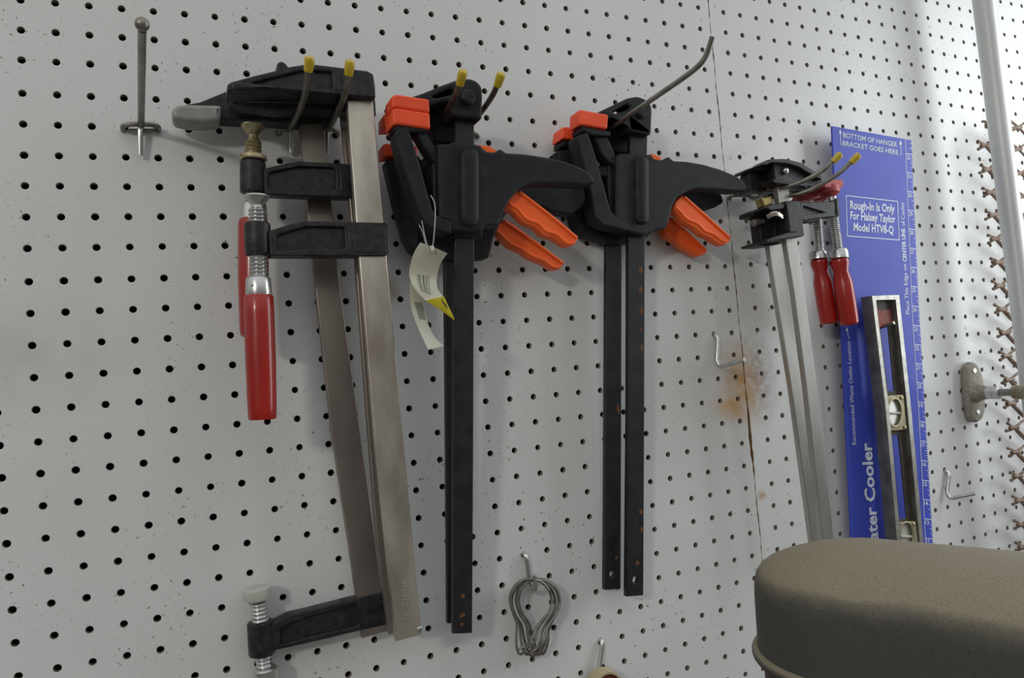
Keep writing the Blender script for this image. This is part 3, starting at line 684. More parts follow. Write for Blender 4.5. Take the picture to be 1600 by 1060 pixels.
# right pair, rear
Z1 = -5.2
quick('right pair of orange-handled clamps, rear clamp, shorter bar at left', 'right pair of one-handed clamps', un(958, 240, 1.9), dict(
    d=1.05, s=.01, z0=Z1, bth=.8, core=[(925, 262), (985, 258), (1010, 300), (1005, 370), (950, 378), (925, 360)],
    body=[(905, 290), (925, 262), (960, 252), (1010, 262), (1090, 285), (1128, 303), (1132, 316), (1117, 325), (1088, 322), (1062, 318), (1045, 335), (1028, 350), (1012, 372), (980, 381), (950, 382), (944, 376), (914, 367), (903, 352)],
    struts=[([(870, 236), (900, 232), (915, 280), (930, 330), (950, 372), (915, 366), (903, 350), (890, 300)], -.02, .8),
            ([(879, 219), (912, 221), (911, 231), (880, 228)], .03, .85, 2)],
    head=[([(930, 200), (982, 175), (1000, 180), (1000, 240), (955, 238), (950, 222), (930, 216)], .1, .9)],
    pads=[([(879, 198.5), (884, 197.5), (915, 202), (914, 220), (880, 217), (877, 218)], .15, .85)],
    bar=[(950, 220), (978, 220), (972, 380), (971, 650), (970, 921), (945.5, 922.5), (947, 650), (948, 380)], bardrop=.3,
    holes=[[(957+4.2*math.cos(a), 898+5.5*math.sin(a)) for a in [2*PI*i/14 for i in range(14)]]], rust=[(963, 872, 3, 3), (966, 640, 3, 8)],
    trig=[(1036, 350), (1047, 338), (1105.6, 390), (1103, 397), (1092, 401), (1082, 395), (1066, 386), (1055, 377), (1040, 368)], tdrop=.25,
    rim=[[(1049, 342), (1076, 366), (1102, 391)], [(1042, 362), (1056, 371), (1068, 381), (1082, 389), (1092, 396)]],
    release=[(1003, 240), (1018, 242), (1018, 250), (1003, 250)]))
quick('right pair of orange-handled clamps, front clamp, longer rust-flecked bar', 'right pair of one-handed clamps', un(990, 240, 3.3), dict(
    d=2.15, s=.03, z0=Z1, bth=1.0, core=[(964, 243), (1018, 244), (1042, 260), (1040, 350), (1018, 362), (982, 360), (964, 344)],
    body=[(963, 245), (967, 239.5), (1005, 239.5), (1020, 242), (1023, 248), (1036, 250), (1044, 245), (1047, 245), (1053, 251), (1073, 252), (1100, 256.5), (1127, 264.5), (1152, 275), (1164, 284), (1168, 294), (1166, 298), (1150, 299), (1120, 296), (1086, 295), (1073, 300), (1059, 308.6), (1052.5, 320), (1048, 336), (1043, 356), (1024, 360), (1020, 364), (1007, 368), (981, 362), (962, 346)],
    cap=(1001.5, 257, 1002, 340, .34),
    struts=[([(901, 212), (919, 206), (930, 240), (943, 286), (955, 330), (966, 341), (982, 350), (980, 362), (960, 356), (942, 352), (930, 340), (921, 290), (910, 250)], .05, .8, 5),
            ([(929, 213), (948, 211), (956, 228), (963, 245), (963, 262), (950, 252), (940, 240)], -.12, .6, 3),
            ([(909, 196.5), (955, 205.5), (954, 213), (925, 211), (910, 205)], .06, .85, 2),
            ([(950, 250), (965, 244), (965, 350), (952, 338)], -.3, .7, 2),
            ([(926, 262), (952, 258), (952, 276), (930, 276)], -.35, .6, 2)],
    head=[([(925, 180), (936, 174.5), (982, 152.5), (997, 150), (1009, 154.5), (1018, 163), (1019.5, 172), (1018, 211), (984, 205), (979, 178), (950, 186), (930, 192)], -.05, .95, [[(957, 174), (980, 162.5), (985, 166), (982, 171), (962, 177)]]),
          ([(920, 186), (976, 176), (978, 203), (950, 212)], -.95, .2)],
    bolt=(1003, 175.5, .22),
    pads=[([(905, 172), (908, 171), (951, 179), (949.5, 201.5), (910, 195), (905, 195.5)], .12, .8)],
    bar=[(985, 200), (1012, 200), (1008, 380), (1007, 650), (1005.5, 931), (979.5, 933), (982, 650), (982.5, 380)], bardrop=.45,
    holes=[[(993.5+4.5*math.cos(a), 907+6*math.sin(a)) for a in [2*PI*i/14 for i in range(14)]]],
    rust=[(1001, 422, 4, 6), (1001, 452, 4, 6), (1002, 487, 3, 6), (1002, 515, 2, 3), (1003, 543, 3, 6), (1001, 800, 4, 4), (1003, 828, 3, 4), (996, 880, 4, 4)],
    trig=[(1056, 314), (1067, 304), (1143, 371), (1140.7, 378), (1130, 384), (1120, 379), (1111, 372), (1098, 367), (1086, 356), (1070, 347), (1059, 333.5), (1051, 328)], tdrop=.35,
    rim=[[(1069, 308), (1105, 340), (1140, 372)], [(1055, 324), (1064, 332), (1074, 343), (1090, 350), (1101, 361), (1114, 366), (1123, 373), (1132, 378)]],
    release=[(1018, 240), (1033, 245), (1033, 254), (1018, 252)]))
# small rust disc on the front right clamp's bolt
# ---------------------------------------------------------------- price tag
def ribbon(mb, L, R, th=.02, k=0):
    """thin curved card lofted between two edges"""
    n = len(L); a = []; K = 6
    def cr(P, t):
        i = min(int(t), len(P)-2); f_ = t-i
        p0, p1, p2, p3 = P[max(i-1, 0)], P[i], P[i+1], P[min(i+2, len(P)-1)]
        return 0.5*((2*p1)+(-p0+p2)*f_+(2*p0-5*p1+4*p2-p3)*f_*f_+(-p0+3*p1-3*p2+p3)*f_**3)
    N = (n-1)*5
    v = []
    for side in (0, 1):
        for i in range(N+1):
            t_ = i/N*(n-1); p = cr(L, t_); q = cr(R, t_)
            for j in range(K+1):
                v.append(p.lerp(q, j/K)+Vector((0, side*th-.05*math.sin(PI*j/K), 0)))
    W = K+1; S = (N+1)*W; f = []
    for i in range(N):
        for j in range(K):
            q = (i*W+j, i*W+j+1, (i+1)*W+j+1, (i+1)*W+j)
            f.append(q); f.append(tuple(S+x for x in reversed(q)))
        for j in (0, K):
            f.append((i*W+j, (i+1)*W+j, S+(i+1)*W+j, S+i*W+j))
    for i in (0, N):
        for j in range(K): f.append((i*W+j, i*W+j+1, S+i*W+j+1, S+i*W+j))
    mb.add(v, f, k)
_V = V
def V(px, py, d): return un(px, py, d-.75)
t = thing('hang_tag', 'curled white price tag with bar codes, wired to an orange-handled clamp', 'tag', un(676, 381, 3.8))
LT = [(656.8, 379, 4.8), (646, 398, 4.6), (639.5, 428, 4.4), (648, 451, 4.55), (665, 470, 4.9)]
RT = [(699, 396, 4.9), (687, 415, 4.5), (682.5, 438, 4.2), (684, 452, 4.4), (693, 464, 4.9)]
mb = MB(); ribbon(mb, [V(*q) for q in LT], [V(*q) for q in RT]); build('upper_leaf', mb, M_TAG, t)
mb = MB(); ribbon(mb, [V(641, 440, 4.1), V(641, 474, 4.0), V(650, 505, 4.1), V(669, 546.5, 4.5)], [V(662, 470, 4.0), V(667, 501, 3.7), V(680, 527, 3.8), V(694, 541, 4.2)]); build('lower_leaf', mb, M_TAG, t)
mb = MB(); ribbon(mb, [V(665, 470, 4.95), V(690, 485.5, 5.1), V(708.5, 500, 5.3)], [V(693.5, 463, 5.0), V(701, 479, 5.15), V(710.5, 499, 5.3)])
for q_ in range(4): strip(mb, V(689+q_*2.5, 467.5+q_*3, 5.12+.03*q_), V(692+q_*2.2, 474+q_*3, 5.16+.03*q_), .03, Vector((0, -1, 0)), .03, 1); build('yellow_corner', mb, [M_YCARD, M_INK], t, 'yellow sticker corner')
mb = MB()
for i in range(9):
    f_ = i/9; w_ = (.5, 1.1, .6, .4, 1.2, .5, .9, .4, .8)[i]
    def P(u, v_, e=0):  # u across, v down
        x = (651+(672-651)*u)*(1-v_)+(658+(674-658)*u)*v_; y = (428.5+(432-428.5)*u)*(1-v_)+(455+(462-455)*u)*v_
        return V(x-1.5*math.sin(PI*v_), y, 4.62+.12+.15*v_*v_+.09*u)
    for v0 in range(6):
        a, b = v0/6, (v0+1)/6
        mb.add([P(f_, a), P(f_+w_*.07, a), P(f_+w_*.07, b), P(f_, b)], [(0, 1, 2, 3)])
for i in range(7):
    f_ = i/7
    def P2(u, v_):
        return V((647.5+13*u)*(1-v_)+(655+11*u)*v_, (472+.5*u)*(1-v_)+(499+2*u)*v_, 4.22)
    mb.add([P2(f_, 0), P2(f_+.09, 0), P2(f_+.09, 1), P2(f_, 1)], [(0, 1, 2, 3)])
build('bar_codes', mb, M_INK, t, 'black bar codes and print')
mb = MB(); tube(mb, [V(675, 392, 4.9), V(677.5, 375, 5.0), V(680, 340, 4.95), V(679, 318, 4.9), V(673, 305.5, 4.8)], .016, 6)
tube(mb, [V(670, 392, 4.9), V(664, 370, 4.9), V(659, 345, 4.85)], .013, 6); tube(mb, [V(667, 388, 4.9), V(661, 365, 4.9), V(655, 352, 4.85)], .012, 6)
build('string', mb, M_STRING, t, 'thin clear tag string')
mb = MB(); ball(mb, V(675.5, 389, 4.95), .075, sq=(1, .7, 1.5)); build('string_knot', mb, M_TAG, t)

V = _V
# ---------------------------------------------------------------- small red-handled bar clamps
def small_bar(t, q, d, th, mt):
    mt = mat('grey_plated_steel', (0.36, 0.355, 0.34), 0.36, 0.8, col2=(0.50, 0.49, 0.46), nscale=30, stretch=(1, 1, 0.3), bump=0.05, bscale=900)
    mb = MB(); plate(mb, q, d, th, .03); build('bar', mb, mt, t)
# rear small
t = thing('small_bar_clamp', 'small red-handled bar clamp at the rear, its handle left of the other', 'clamp', un(1210, 290, 1.55), 'small bar clamps by the blue sign')
mb = MB(); plate(mb, [(1169, 268), (1178, 263), (1205, 262), (1225, 262), (1262, 280), (1290, 296), (1288, 305), (1225, 297), (1172, 295)], 1.65, .5, .04, rnd=2)
plate(mb, [(1163, 268), (1168, 264), (1177, 261), (1215, 261), (1215, 266), (1178, 267), (1168, 270)], 1.75, .8, .04, rnd=1.5)
plate(mb, [(1172, 290), (1215, 292), (1215, 297), (1172, 298)], 1.75, .8, .04, rnd=1.5)
build('fixed_jaw', mb, M_CAST, t)
small_bar(t, [(1190, 292), (1209, 292), (1224, 390), (1252, 600), (1283, 860), (1271, 860), (1236, 600), (1202, 390)], 1.42, .28, M_BARD)
mb = MB(); plate(mb, [(1176, 330), (1188, 325), (1209, 325), (1211, 333), (1192, 338), (1176, 337)], 1.75, .9, .05, rnd=2)
plate(mb, [(1184, 334), (1212, 332), (1216, 378), (1190, 380)], 1.55, .6, .05, rnd=2)
plate(mb, [(1178, 381), (1190, 376), (1222, 374), (1222, 381), (1198, 384), (1180, 384)], 1.75, .9, .05, rnd=2)
plate(mb, [(1212, 330), (1270, 328), (1280, 326), (1281, 345), (1270, 347), (1215, 352)], 1.60, .45, .05, rnd=2)
build('sliding_arm', mb, M_CAST, t)
mb = MB(); lathe(mb, V(1176, 349, 1.85), V(1192, 346, 1.55), [(0, .05), (0.05, .16), (.5, .16), (.55, .11), (1, .11)], 16); build('rivet', mb, M_LEVEL, t)
mb = MB(); lathe_px(mb, 1275.5, 330, 1281, 400, 1.45, threads(338, 392, 16, 3.2)); build('screw', mb, M_ZINC, t)
mb = MB(); lathe_px(mb, 1277, 390, 1279, 410, 1.45, [(391, 18), (393, 24), (396, 27), (405, 28), (406, 24)]); ball(mb, V(1284.5, 396, 1.80), .06); build('ferrule', mb, M_ZINC, t)
HP = [(0, 22), (.01, 26), (.06, 27.5), (.19, 21), (.36, 27.8), (.6, 28.5), (.9, 28), (.97, 27), (1.0, 22)]
mb = MB(); lathe_px(mb, 1279.5, 406, 1296, 506, 1.45, [(406+t_*100, w_) for t_, w_ in HP]); build('handle', mb, M_RED, t)
mb = MB(); lathe(mb, V(1283, 306, 1.45), V(1284, 313, 1.45), [(0, .3), (.3, .34), (1, .34)], 18); plate(mb, [(1254, 300), (1290, 294), (1293, 308), (1256, 313)], 1.75, .7, .08, rnd=3); build('jaw_pad', mb, M_REDPAD, t, 'red rubber pad')
# front small
t = thing('small_bar_clamp', 'small red-handled bar clamp in front, bright steel rivet in its black head', 'clamp', un(1222, 285, 2.40), 'small bar clamps by the blue sign')
mb = MB(); plate(mb, [(1208, 254), (1232, 253), (1272, 271), (1288, 283), (1286, 293), (1250, 290), (1212, 283)], 2.45, .5, .04, rnd=2)
plate(mb, [(1190, 257), (1201, 249), (1222, 248), (1232, 249), (1252, 254), (1273, 267), (1286, 276), (1284, 281), (1270, 274), (1248, 261), (1228, 255), (1206, 254), (1196, 258)], 2.70, .85, .04, rnd=1)
plate(mb, [(1206, 281), (1212, 279), (1252, 287), (1262, 293), (1240, 290), (1210, 286)], 2.65, .8, .04, rnd=1)
build('fixed_jaw', mb, M_CAST, t)
mb = MB(); ball(mb, V(1227.5, 267, 2.50), .16, sq=(1, .7, 1)); build('rivet', mb, M_ZINC, t, 'bright steel rivet')
small_bar(t, [(1213, 283), (1231, 283), (1245, 370), (1257, 450), (1276.5, 600), (1305, 860), (1287, 860), (1260, 600), (1240, 450), (1227, 370)], 2.30, .3, M_BAR)
mb = MB(); plate(mb, [(1227, 314), (1243, 313), (1251, 315), (1257, 365), (1233, 366.5)], 2.60, .8, .05, rnd=2)
plate(mb, [(1229, 318), (1240, 317), (1246, 362), (1235, 363)], 2.66, .15, .03, rnd=1)
plate(mb, [(1196, 325), (1208, 318), (1226, 318), (1226, 326), (1205, 329)], 2.60, .8, .05, rnd=2)
plate(mb, [(1196, 375), (1216, 368), (1232, 363), (1257, 362), (1257, 369), (1236, 372), (1210, 376), (1198, 379)], 2.65, .85, .05, rnd=2)
plate(mb, [(1250, 315.5), (1294, 315), (1308, 314), (1309, 338), (1290, 340), (1253, 345.5)], 2.50, .45, .05, [[(1255, 322), (1292, 318.5), (1292, 331), (1256, 337)]], rnd=2)
plate(mb, [(1250, 317), (1300, 316), (1300, 336), (1253, 343)], 2.38, .2, .02, rnd=1)
lathe_px(mb, 1301.5, 311, 1303, 339, 2.30, [(311, 13), (313, 16), (336, 17), (339, 14)])
build('sliding_arm', mb, M_CAST, t)
mb = MB(); tube(mb, [V(1199, 338, 2.40), V(1206, 334, 2.60), V(1214, 333, 2.65), V(1221, 338, 2.55)], .08, 8); tube(mb, [V(1200, 341, 2.40), V(1207, 337, 2.60), V(1215, 336, 2.65), V(1222, 341, 2.55)], .06, 8); build('clutch_ring', mb, M_BAR, t)
mb = MB(); plate(mb, [(1191, 309), (1206, 306), (1207, 318), (1195, 323)], 2.10, .5, .05, rnd=2); build('brass_plate', mb, mat('bright_brass', (0.60, 0.48, 0.20), 0.3, .9), t, 'bright brass-coloured plate')
mb = MB(); plate(mb, [(1289, 281), (1297, 280), (1318, 280), (1319, 291), (1312, 296), (1288, 293)], 2.70, .8, .06, rnd=2)
lathe_px(mb, 1294, 292, 1295, 308, 2.30, [(291, 30), (294, 33), (302, 33), (306, 24), (308, 16)]); build('jaw_pad', mb, M_REDPAD, t, 'pinkish red rubber pad')
mb = MB(); lathe_px(mb, 1302, 335, 1311, 400, 2.25, threads(339, 390, 15.5, 3.1)); lathe_px(mb, 1298.5, 306, 1300, 314, 2.30, [(306, 14), (314, 14)]); build('screw', mb, M_ZINC, t)
mb = MB(); lathe_px(mb, 1310.5, 385, 1312, 410, 2.25, [(388, 18), (390, 24), (393, 27), (404, 28.5), (405.5, 24)]); build('ferrule', mb, M_ZINC, t)
mb = MB(); lathe_px(mb, 1311, 405, 1327.5, 508, 2.25, [(405+t_*103, w_*1.03) for t_, w_ in HP]); build('handle', mb, M_RED, t)

# ---------------------------------------------------------------- blue sign with ruler edge
O = un(1300, 197, 0.80); TRc = un(1424, 219, 0.80)
ang = math.atan2(TRc.z-O.z, TRc.x-O.x); W = (TRc-O).length; SL = .013
ex = Vector((math.cos(ang), 0, math.sin(ang)))
sz0 = O.z
mb = MB(); plate(mb, [(1300, 197), (1424, 219), (1436, 480), (1459, 870), (1331.5, 870), (1314.5, 509)], 0.80, .09, .01, s=SL, z0=sz0)
nS = Vector((0, -1, 0)); LI = .012
def S(x, y): return un(x, y, 0.80, SL, sz0)
nb_ = len(mb.mi)
def tx(s_, bl, br, tl, bold=0.0): text_on(mb, s_, S(*bl), S(*br), S(*tl), LI, nS, bold=bold)
tx('BOTTOM OF HANGER', (1317, 214.8), (1401.5, 230), (1317, 207), .012)
tx('BRACKET GOES HERE', (1316.3, 227.5), (1403, 242), (1316.3, 219.8), .012)
for a, b in (((1313.2, 227.5), (1312.6, 208)), ((1407.3, 243), (1406.8, 225))):
    strip(mb, S(*a), S(*b), .045, nS, LI)
    mb.add([S(b[0]-2.4, b[1]+1)+nS*LI, S(b[0]+2.2, b[1]+1)+nS*LI, S(b[0]-.2, b[1]-6)+nS*LI], [(0, 1, 2)])
mb.mi[nb_:] = [1]*(len(mb.mi)-nb_); nb_ = len(mb.mi)
bx = [(1321.6, 305.8), (1402, 315), (1404.7, 375.3), (1323.7, 369)]
for i in range(4): strip(mb, S(*bx[i]), S(*bx[(i+1) % 4]), .04, nS, LI)
tx('Rough-In Is Only', (1328, 326.4), (1397.4, 332.4), (1328, 313.6), .02)
tx('For Halsey Taylor', (1328.3, 342.5), (1398.5, 348.6), (1328.3, 330.3), .02)
tx('Model HTV8-Q', (1333.5, 360.6), (1395.8, 365.6), (1333.5, 348), .02)
tx('Place This Edge on', (1421, 491), (1415.8, 413), (1415, 491.4))
tx('CENTER LINE', (1416.2, 409), (1413.4, 357), (1410.5, 409.4), .02)
tx('of Cooler', (1413.6, 353), (1412.2, 316), (1407.8, 353.3))
tx('Recommended Waste Outlet Location', (1337.5, 695), (1328.3, 534), (1331.4, 695.4))
strip(mb, S(1326.5, 529.5), S(1323.5, 518), .045, nS, LI)
mb.add([S(1321.8, 518)+nS*LI, S(1325.6, 517)+nS*LI, S(1321.8, 511)+nS*LI], [(0, 1, 2)])
tx('Water Cooler', (1374.5, 879), (1361, 692), (1358.5, 881), .025)
strip(mb, S(1414, 217.5), S(1425, 491), .03, nS, LI); strip(mb, S(1425, 491), S(1435, 640), .03, nS, LI); strip(mb, S(1435, 640), S(1447, 868), .03, nS, LI)
TY = {32: 240.4, 31: 269.9, 30: 299.5, 29: 328.8, 28: 358, 27: 388, 26: 417.7, 25: 447.8, 24: 478.6, 23: 508.5, 22: 538.5, 21: 568.5, 20: 598.2, 19: 628.3, 18: 659, 17: 689.4, 16: 720, 15: 751, 14: 781, 13: 811, 12: 841.5, 11: 872}
def lx(y):
    return 1414+(y-217.5)*11/273.5 if y < 491 else (1425+(y-491)*10/149 if y < 640 else 1435+(y-640)*12/228)
def rx_(y): return 1424+(y-219)*12/261 if y < 480 else 1436+(y-480)*22.7/390
for n_ in range(32, 11, -1):
    y = TY[n_]; x = lx(y); e = rx_(y)
    strip(mb, S(x, y), S(e-.3, y+1.0), .035, nS, LI)
    ys = y+8.5
    text_on(mb, str(n_), S(lx(ys)+1.2, ys+.2), S(lx(ys)+6.6, ys+.7), S(lx(ys)+.9, ys-6.3), LI, nS, bold=.01)
    for q in range(1, 8):
        yy = y+(TY[n_-1]-y)*q/8; ln = 4.0 if q == 4 else (2.8 if q % 2 == 0 else 1.6)
        strip(mb, S(rx_(yy)-ln-.3, yy), S(rx_(yy)-.3, yy+ln*.08), .022, nS, LI)
for yy, ln in ((224, 2.5), (232, 4)): strip(mb, S(rx_(yy)-ln, yy), S(rx_(yy)-.3, yy+.3), .03, nS, LI)
mb.mi[nb_:] = [2]*(len(mb.mi)-nb_)
build('blue_sign', mb, [M_BLUE, M_SILVPRINT, M_PRINT], None, 'tall blue printed template board with white lettering and a ruler down its right edge', cat='sign', origin=O+ex*W/2)

# ---------------------------------------------------------------- spirit level
t = thing('spirit_level', 'old grey metal spirit level with round vials, hanging in front of the blue sign', 'level', un(1384, 462, 2.1))
D = 1.62
mb = MB(); OUT = [(1362.5, 462.5), (1405, 461), (1424, 640), (1443, 845), (1448, 900), (1408, 900), (1402, 845), (1384, 640)]
INN = [(1368.5, 469), (1399.5, 468.5), (1418, 640), (1437, 845), (1441, 893), (1411, 893), (1407.5, 845), (1389.5, 640)]
plate(mb, OUT, D, .40, .02, [INN]); plate(mb, [(1362.5, 462.5), (1368.5, 462.3), (1389.5, 640), (1407.5, 845), (1411, 900), (1408, 900), (1402, 845), (1384, 640)], D-.01, .66, .02); fr = build('frame', mb, M_LEVEL, t)
mb = MB(); plate(mb, OUT, D+.012, .03, .008, [INN]); build('front_edge', mb, M_LEVRIM, fr, 'bright worn front edge')
mb = MB()
def lv(x, y): return (x, y)
WIN = [[(1375, 512), (1388, 511), (1398, 611), (1387.5, 612)], [(1393.5, 681), (1404, 680), (1417, 810), (1405.5, 812)]]
plate(mb, [(1366, 466), (1402, 466), (1421, 640), (1440, 845), (1444, 897), (1409, 897), (1405, 845), (1387, 640)], D-.24, .08, .02, WIN); build('web', mb, M_LEVDARK, t, 'dark sunk web with two windows')
mb = MB(); plate(mb, [(1370, 485), (1392, 484), (1395, 504), (1373, 513)], D-.2, .06, .02); build('red_patch', mb, M_REDPAINT, t, 'flaking red paint patch')
def vial(cx, cy, rx, ry, corners):
    mb = MB(); hole = [(cx+rx*math.cos(a), cy+ry*math.sin(a)) for a in [2*PI*i/24 for i in range(24)]]
    plate(mb, corners, D-.04, .3, .03, [hole], rnd=3); o_ = build('vial_housing', mb, M_BRASS, t, 'brass-coloured vial housing')
    mb = MB(); plate(mb, [(cx+(rx+2)*math.cos(a), cy+(ry+2)*math.sin(a)) for a in [2*PI*i/24 for i in range(24)]], D+.0, .08, .03, [[(cx+(rx-.8)*math.cos(a), cy+(ry-.8)*math.sin(a)) for a in [2*PI*i/24 for i in range(24)]]])
    for x, y in ((corners[1][0]-3, corners[1][1]+5), (corners[2][0]-3, corners[2][1]-4)):
        c = V(x, y, D-.02); lathe(mb, c+Vector((0, -.05, 0)), c+Vector((0, .1, 0)), [(0, .05), (.2, .09), (1, .09)], 12)
    build('vial_ring', mb, mat('pale_brass', (0.38, 0.34, 0.22), .4, .7), o_)
    mb = MB(); plate(mb, hole, D-.14, .06, .02); build('vial_glass', mb, M_GLASS, o_)
    mb = MB(); tube(mb, [V(cx-rx+1, cy+1, D-.1), V(cx+rx-1, cy+1, D-.1)], .06, 10); build('vial_tube', mb, mat('dusty_vial_tube', (0.42, 0.42, 0.36), .5), o_)
vial(1399, 645, 11, 21.5, [(1386, 619), (1412, 617), (1417, 672), (1391, 674)])
vial(1417.5, 838, 10.5, 21, [(1403, 817), (1431, 815), (1437, 862), (1408, 864)])

# ---------------------------------------------------------------- conduit pipe, lattice, wall bracket
mb = MB(); A = un(1537, 0, 2.4); B = un(1584.5, 380, 2.4); ax = (B-A)/(A.z-B.z)
A2 = A-ax*10; B2 = A+ax*34; RP = prad(1560, 200, 2.4, 31.5)
lathe(mb, A2, B2, [(i/20, RP) for i in range(21)], 36); build('conduit_pipe', mb, M_PIPE, None, 'tall pale metal pipe standing in front of the wall at the right edge', cat='pipe', origin=B2)

t = thing('wire_lattice', 'weathered brown chain-link lattice with knuckled edge hanging behind the pipe', 'lattice', un(1562, 300, .6))
NODES = [(1540.6, 193), (1540.6, 227), (1544.3, 264.7), (1549, 300.6), (1552.8, 336), (1556.6, 373), (1561.3, 409.8), (1563.5, 446.6), (1567, 483.4), (1571.7, 520), (1574.3, 556), (1578, 593.6), (1581, 630.6), (1585.7, 668.3), (1588.5, 706.4), (1591.6, 744), (1595, 782), (1597.5, 819.6), (1600, 855)]
for i, (x, y) in enumerate(NODES):
    mb = MB(); dd = .75; r = .07
    if i: 
        jx = random.uniform(-1.2, 1.2); jy = random.uniform(-1, 1)
        tube(mb, [V(x-12+jx, y-6+jy, dd+.2), V(x-8, y-4, dd+.1), V(x, y, dd)], r, 8); tube(mb, [V(x-12-jx, y+6+jy, dd), V(x-7, y+4, dd-.05), V(x, y, dd)], r, 8)
        tube(mb, [V(x-8, y+1, dd+.12), V(x+5, y, dd+.1)], r*1.5, 8); ball(mb, V(x-12+jx, y-6+jy, dd+.2), r*1.35); ball(mb, V(x-12-jx, y+6+jy, dd), r*1.35)
        tube(mb, [V(x, y, dd+.1), V(x+11, y-9, dd+.15), V(x+24, y-18, dd)], r, 8)
    else: tube(mb, [V(x-6, y-3, dd), V(x, y-2, dd+.2), V(x+7, y+6, dd+.1)], r, 8)
    tube(mb, [V(x, y, dd+.1), V(x+12, y+12, dd), V(x+26, y+24, dd-.1)], r*1.15, 8); tube(mb, [V(x-1, y+2, dd-.1), V(x+11, y+15, dd-.25), V(x+25, y+27, dd-.3)], r*.8, 8)
    # second column beyond the pipe
    x2 = x+50.5; y2 = y+(6 if i < 4 else 3)
    for q in ([(x2-16, y2-13, dd+.1), (x2, y2, dd), (x2+13, y2+14, dd)], [(x2-15, y2+8, dd), (x2, y2, dd+.12), (x2+12, y2-9, dd)], [(x2-13, y2+2, dd+.1), (x2+4, y2, dd+.1)]):
        tube(mb, [V(*e) for e in q], r*(1.5 if len(q) == 2 else 1), 8)
    build('lattice_link', mb, M_LATT, t)

t = thing('pipe_bracket', 'grey cast metal wall bracket with oval base and rod reaching the pipe', 'bracket', un(1521, 613, .2))
OV = [(1514.7, 565), (1519, 566), (1524, 569), (1530.6, 581), (1534, 595), (1535.8, 608), (1536.8, 625), (1536.6, 638), (1532.5, 654.5), (1524, 661), (1518, 659), (1514, 653), (1510.5, 636), (1508.5, 618), (1507.3, 600), (1507, 585), (1508, 573)]
mb = MB(); plate(mb, [(x+4, y) for x, y in OV], .42, .40, .14, rnd=2, res=4)
C0 = un(1521, 614, .3); nY = Vector((0, -1, 0))
lathe(mb, C0, C0+nY*.85, [(0, .62), (.25, .50), (.6, .38), (.9, .34), (1, .30)], 24); build('base_plate', mb, M_CASTAL, t)
for x, y in ((1521.5, 579.5), (1527, 644)):
    mb = MB(); c = un(x+2, y, .47); lathe(mb, c, c+Vector((0, .15, 0)), [(0, .03), (0, .12), (.4, .15), (1, .15)], 14); build('screw_head', mb, M_ZINC, t)
mb = MB(); C1 = C0+nY*.8; lathe(mb, C1, C1+nY*.62, [(0, .30), (.02, .36), (.45, .36), (.5, .30), (.55, .36), (.95, .36), (1, .30)], 6); build('nut', mb, M_PIPE, t)
mb = MB(); lathe(mb, C1+nY*.3, C1+nY*2.2, [(0, .19), (1, .19)], 20); build('rod', mb, M_WIRE, t)
mb = MB(); C2 = C0+nY*2.0; lathe(mb, C2, C2+nY*1.9, [(0, .20), (.07, .34), (.3, .36), (.34, .33), (.4, .38), (1, .38)], 24); lathe(mb, C2+nY*1.3+Vector((-.1, 0, 0)), C2+nY*1.3+Vector((-.5, 0, 0)), [(0, .22), (.9, .22), (1, .17)], 16); build('coupling', mb, M_BRASS, t)

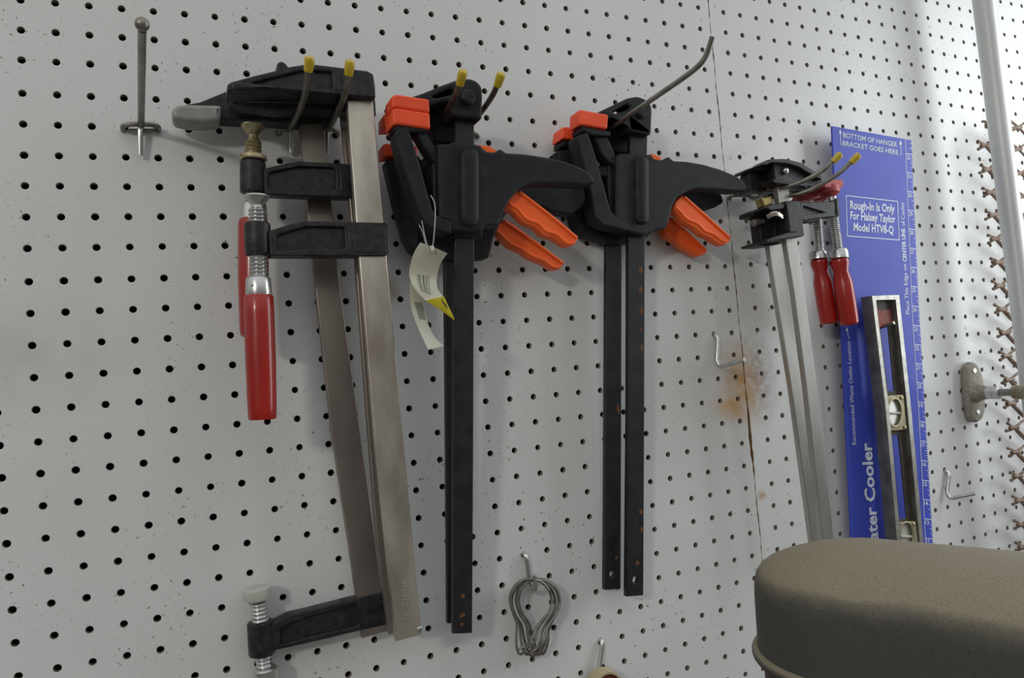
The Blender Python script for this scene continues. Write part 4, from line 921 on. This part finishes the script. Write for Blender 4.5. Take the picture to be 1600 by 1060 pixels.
# ---------------------------------------------------------------- dusty machine cover in the foreground
def stadium(c, dirn, hw, back, r, n=28):
    """plan outline: round end at c, straight sides running along dirn"""
    d_ = Vector(dirn).normalized(); p = Vector((-d_.y, d_.x))
    pts = []
    for i in range(n+1):
        a = PI*i/n; q = Vector(c)+p*math.cos(a)*r-d_*math.sin(a)*r*1.0; pts.append((q.x, q.y))
    e = Vector(c)+d_*back
    for i in range(n+1):
        a = PI*i/n; q = e-p*math.cos(a)*r+d_*math.sin(a)*r; pts.append((q.x, q.y))
    return pts
CC = (20.30, -12.2); CDIR = (.36, -.93); 
CZ = 0.31
t = thing('machine_cover', 'dust-covered grey rounded machine cover in the lower right foreground', 'cover', (22, -16, -23))
mb = MB()
prof = [(0.10, -18.72), (.5, -18.74), (1.0, -18.80), (1.5, -18.90), (1.9, -19.02), (2.2, -19.12), (2.44, -19.23), (2.60, -19.35), (2.70, -19.50), (2.76, -19.72), (2.79, -20.05), (2.81, -20.6), (2.84, -21.7)]
loops = []; v = []; f = []
for r, z in prof:
    st = stadium(CC, CDIR, 0, 9, r); loops.append(len(st)); v += [Vector((x, y, z+CZ)) for x, y in st]
N = loops[0]
for i in range(len(prof)-1):
    for j in range(N): f.append((i*N+j, i*N+(j+1) % N, (i+1)*N+(j+1) % N, (i+1)*N+j))
f.append(tuple(range(N)))
mb.add(v, f); build('housing', mb, M_COVER, t, smooth=60)
mb = MB(); v = []; f = []
pr2 = [(2.84+.16*math.sin(a), -21.56+.16*math.cos(a)) for a in [PI*i/8 for i in range(9)]]
for r, z in pr2: v += [Vector((x, y, z+CZ)) for x, y in stadium(CC, CDIR, 0, 9, r)]
for i in range(len(pr2)-1):
    for j in range(N): f.append((i*N+j, i*N+(j+1) % N, (i+1)*N+(j+1) % N, (i+1)*N+j))
mb.add(v, f); build('rim', mb, M_COVER, t, smooth=60)
mb = MB(); v = []; f = []
pr3 = [(2.75, -21.6), (2.72, -22.2), (2.72, -24.5)]
for r, z in pr3: v += [Vector((x, y, z+CZ)) for x, y in stadium(CC, CDIR, 0, 9, r)]
for i in range(len(pr3)-1):
    for j in range(N): f.append((i*N+j, i*N+(j+1) % N, (i+1)*N+(j+1) % N, (i+1)*N+j))
f.append(tuple(2*N+j for j in range(N)))
mb.add(v, f); build('lower_housing', mb, mat('dull_maroon_enamel', (0.06, 0.03, 0.028), .6), t, 'dark reddish lower body', smooth=60)
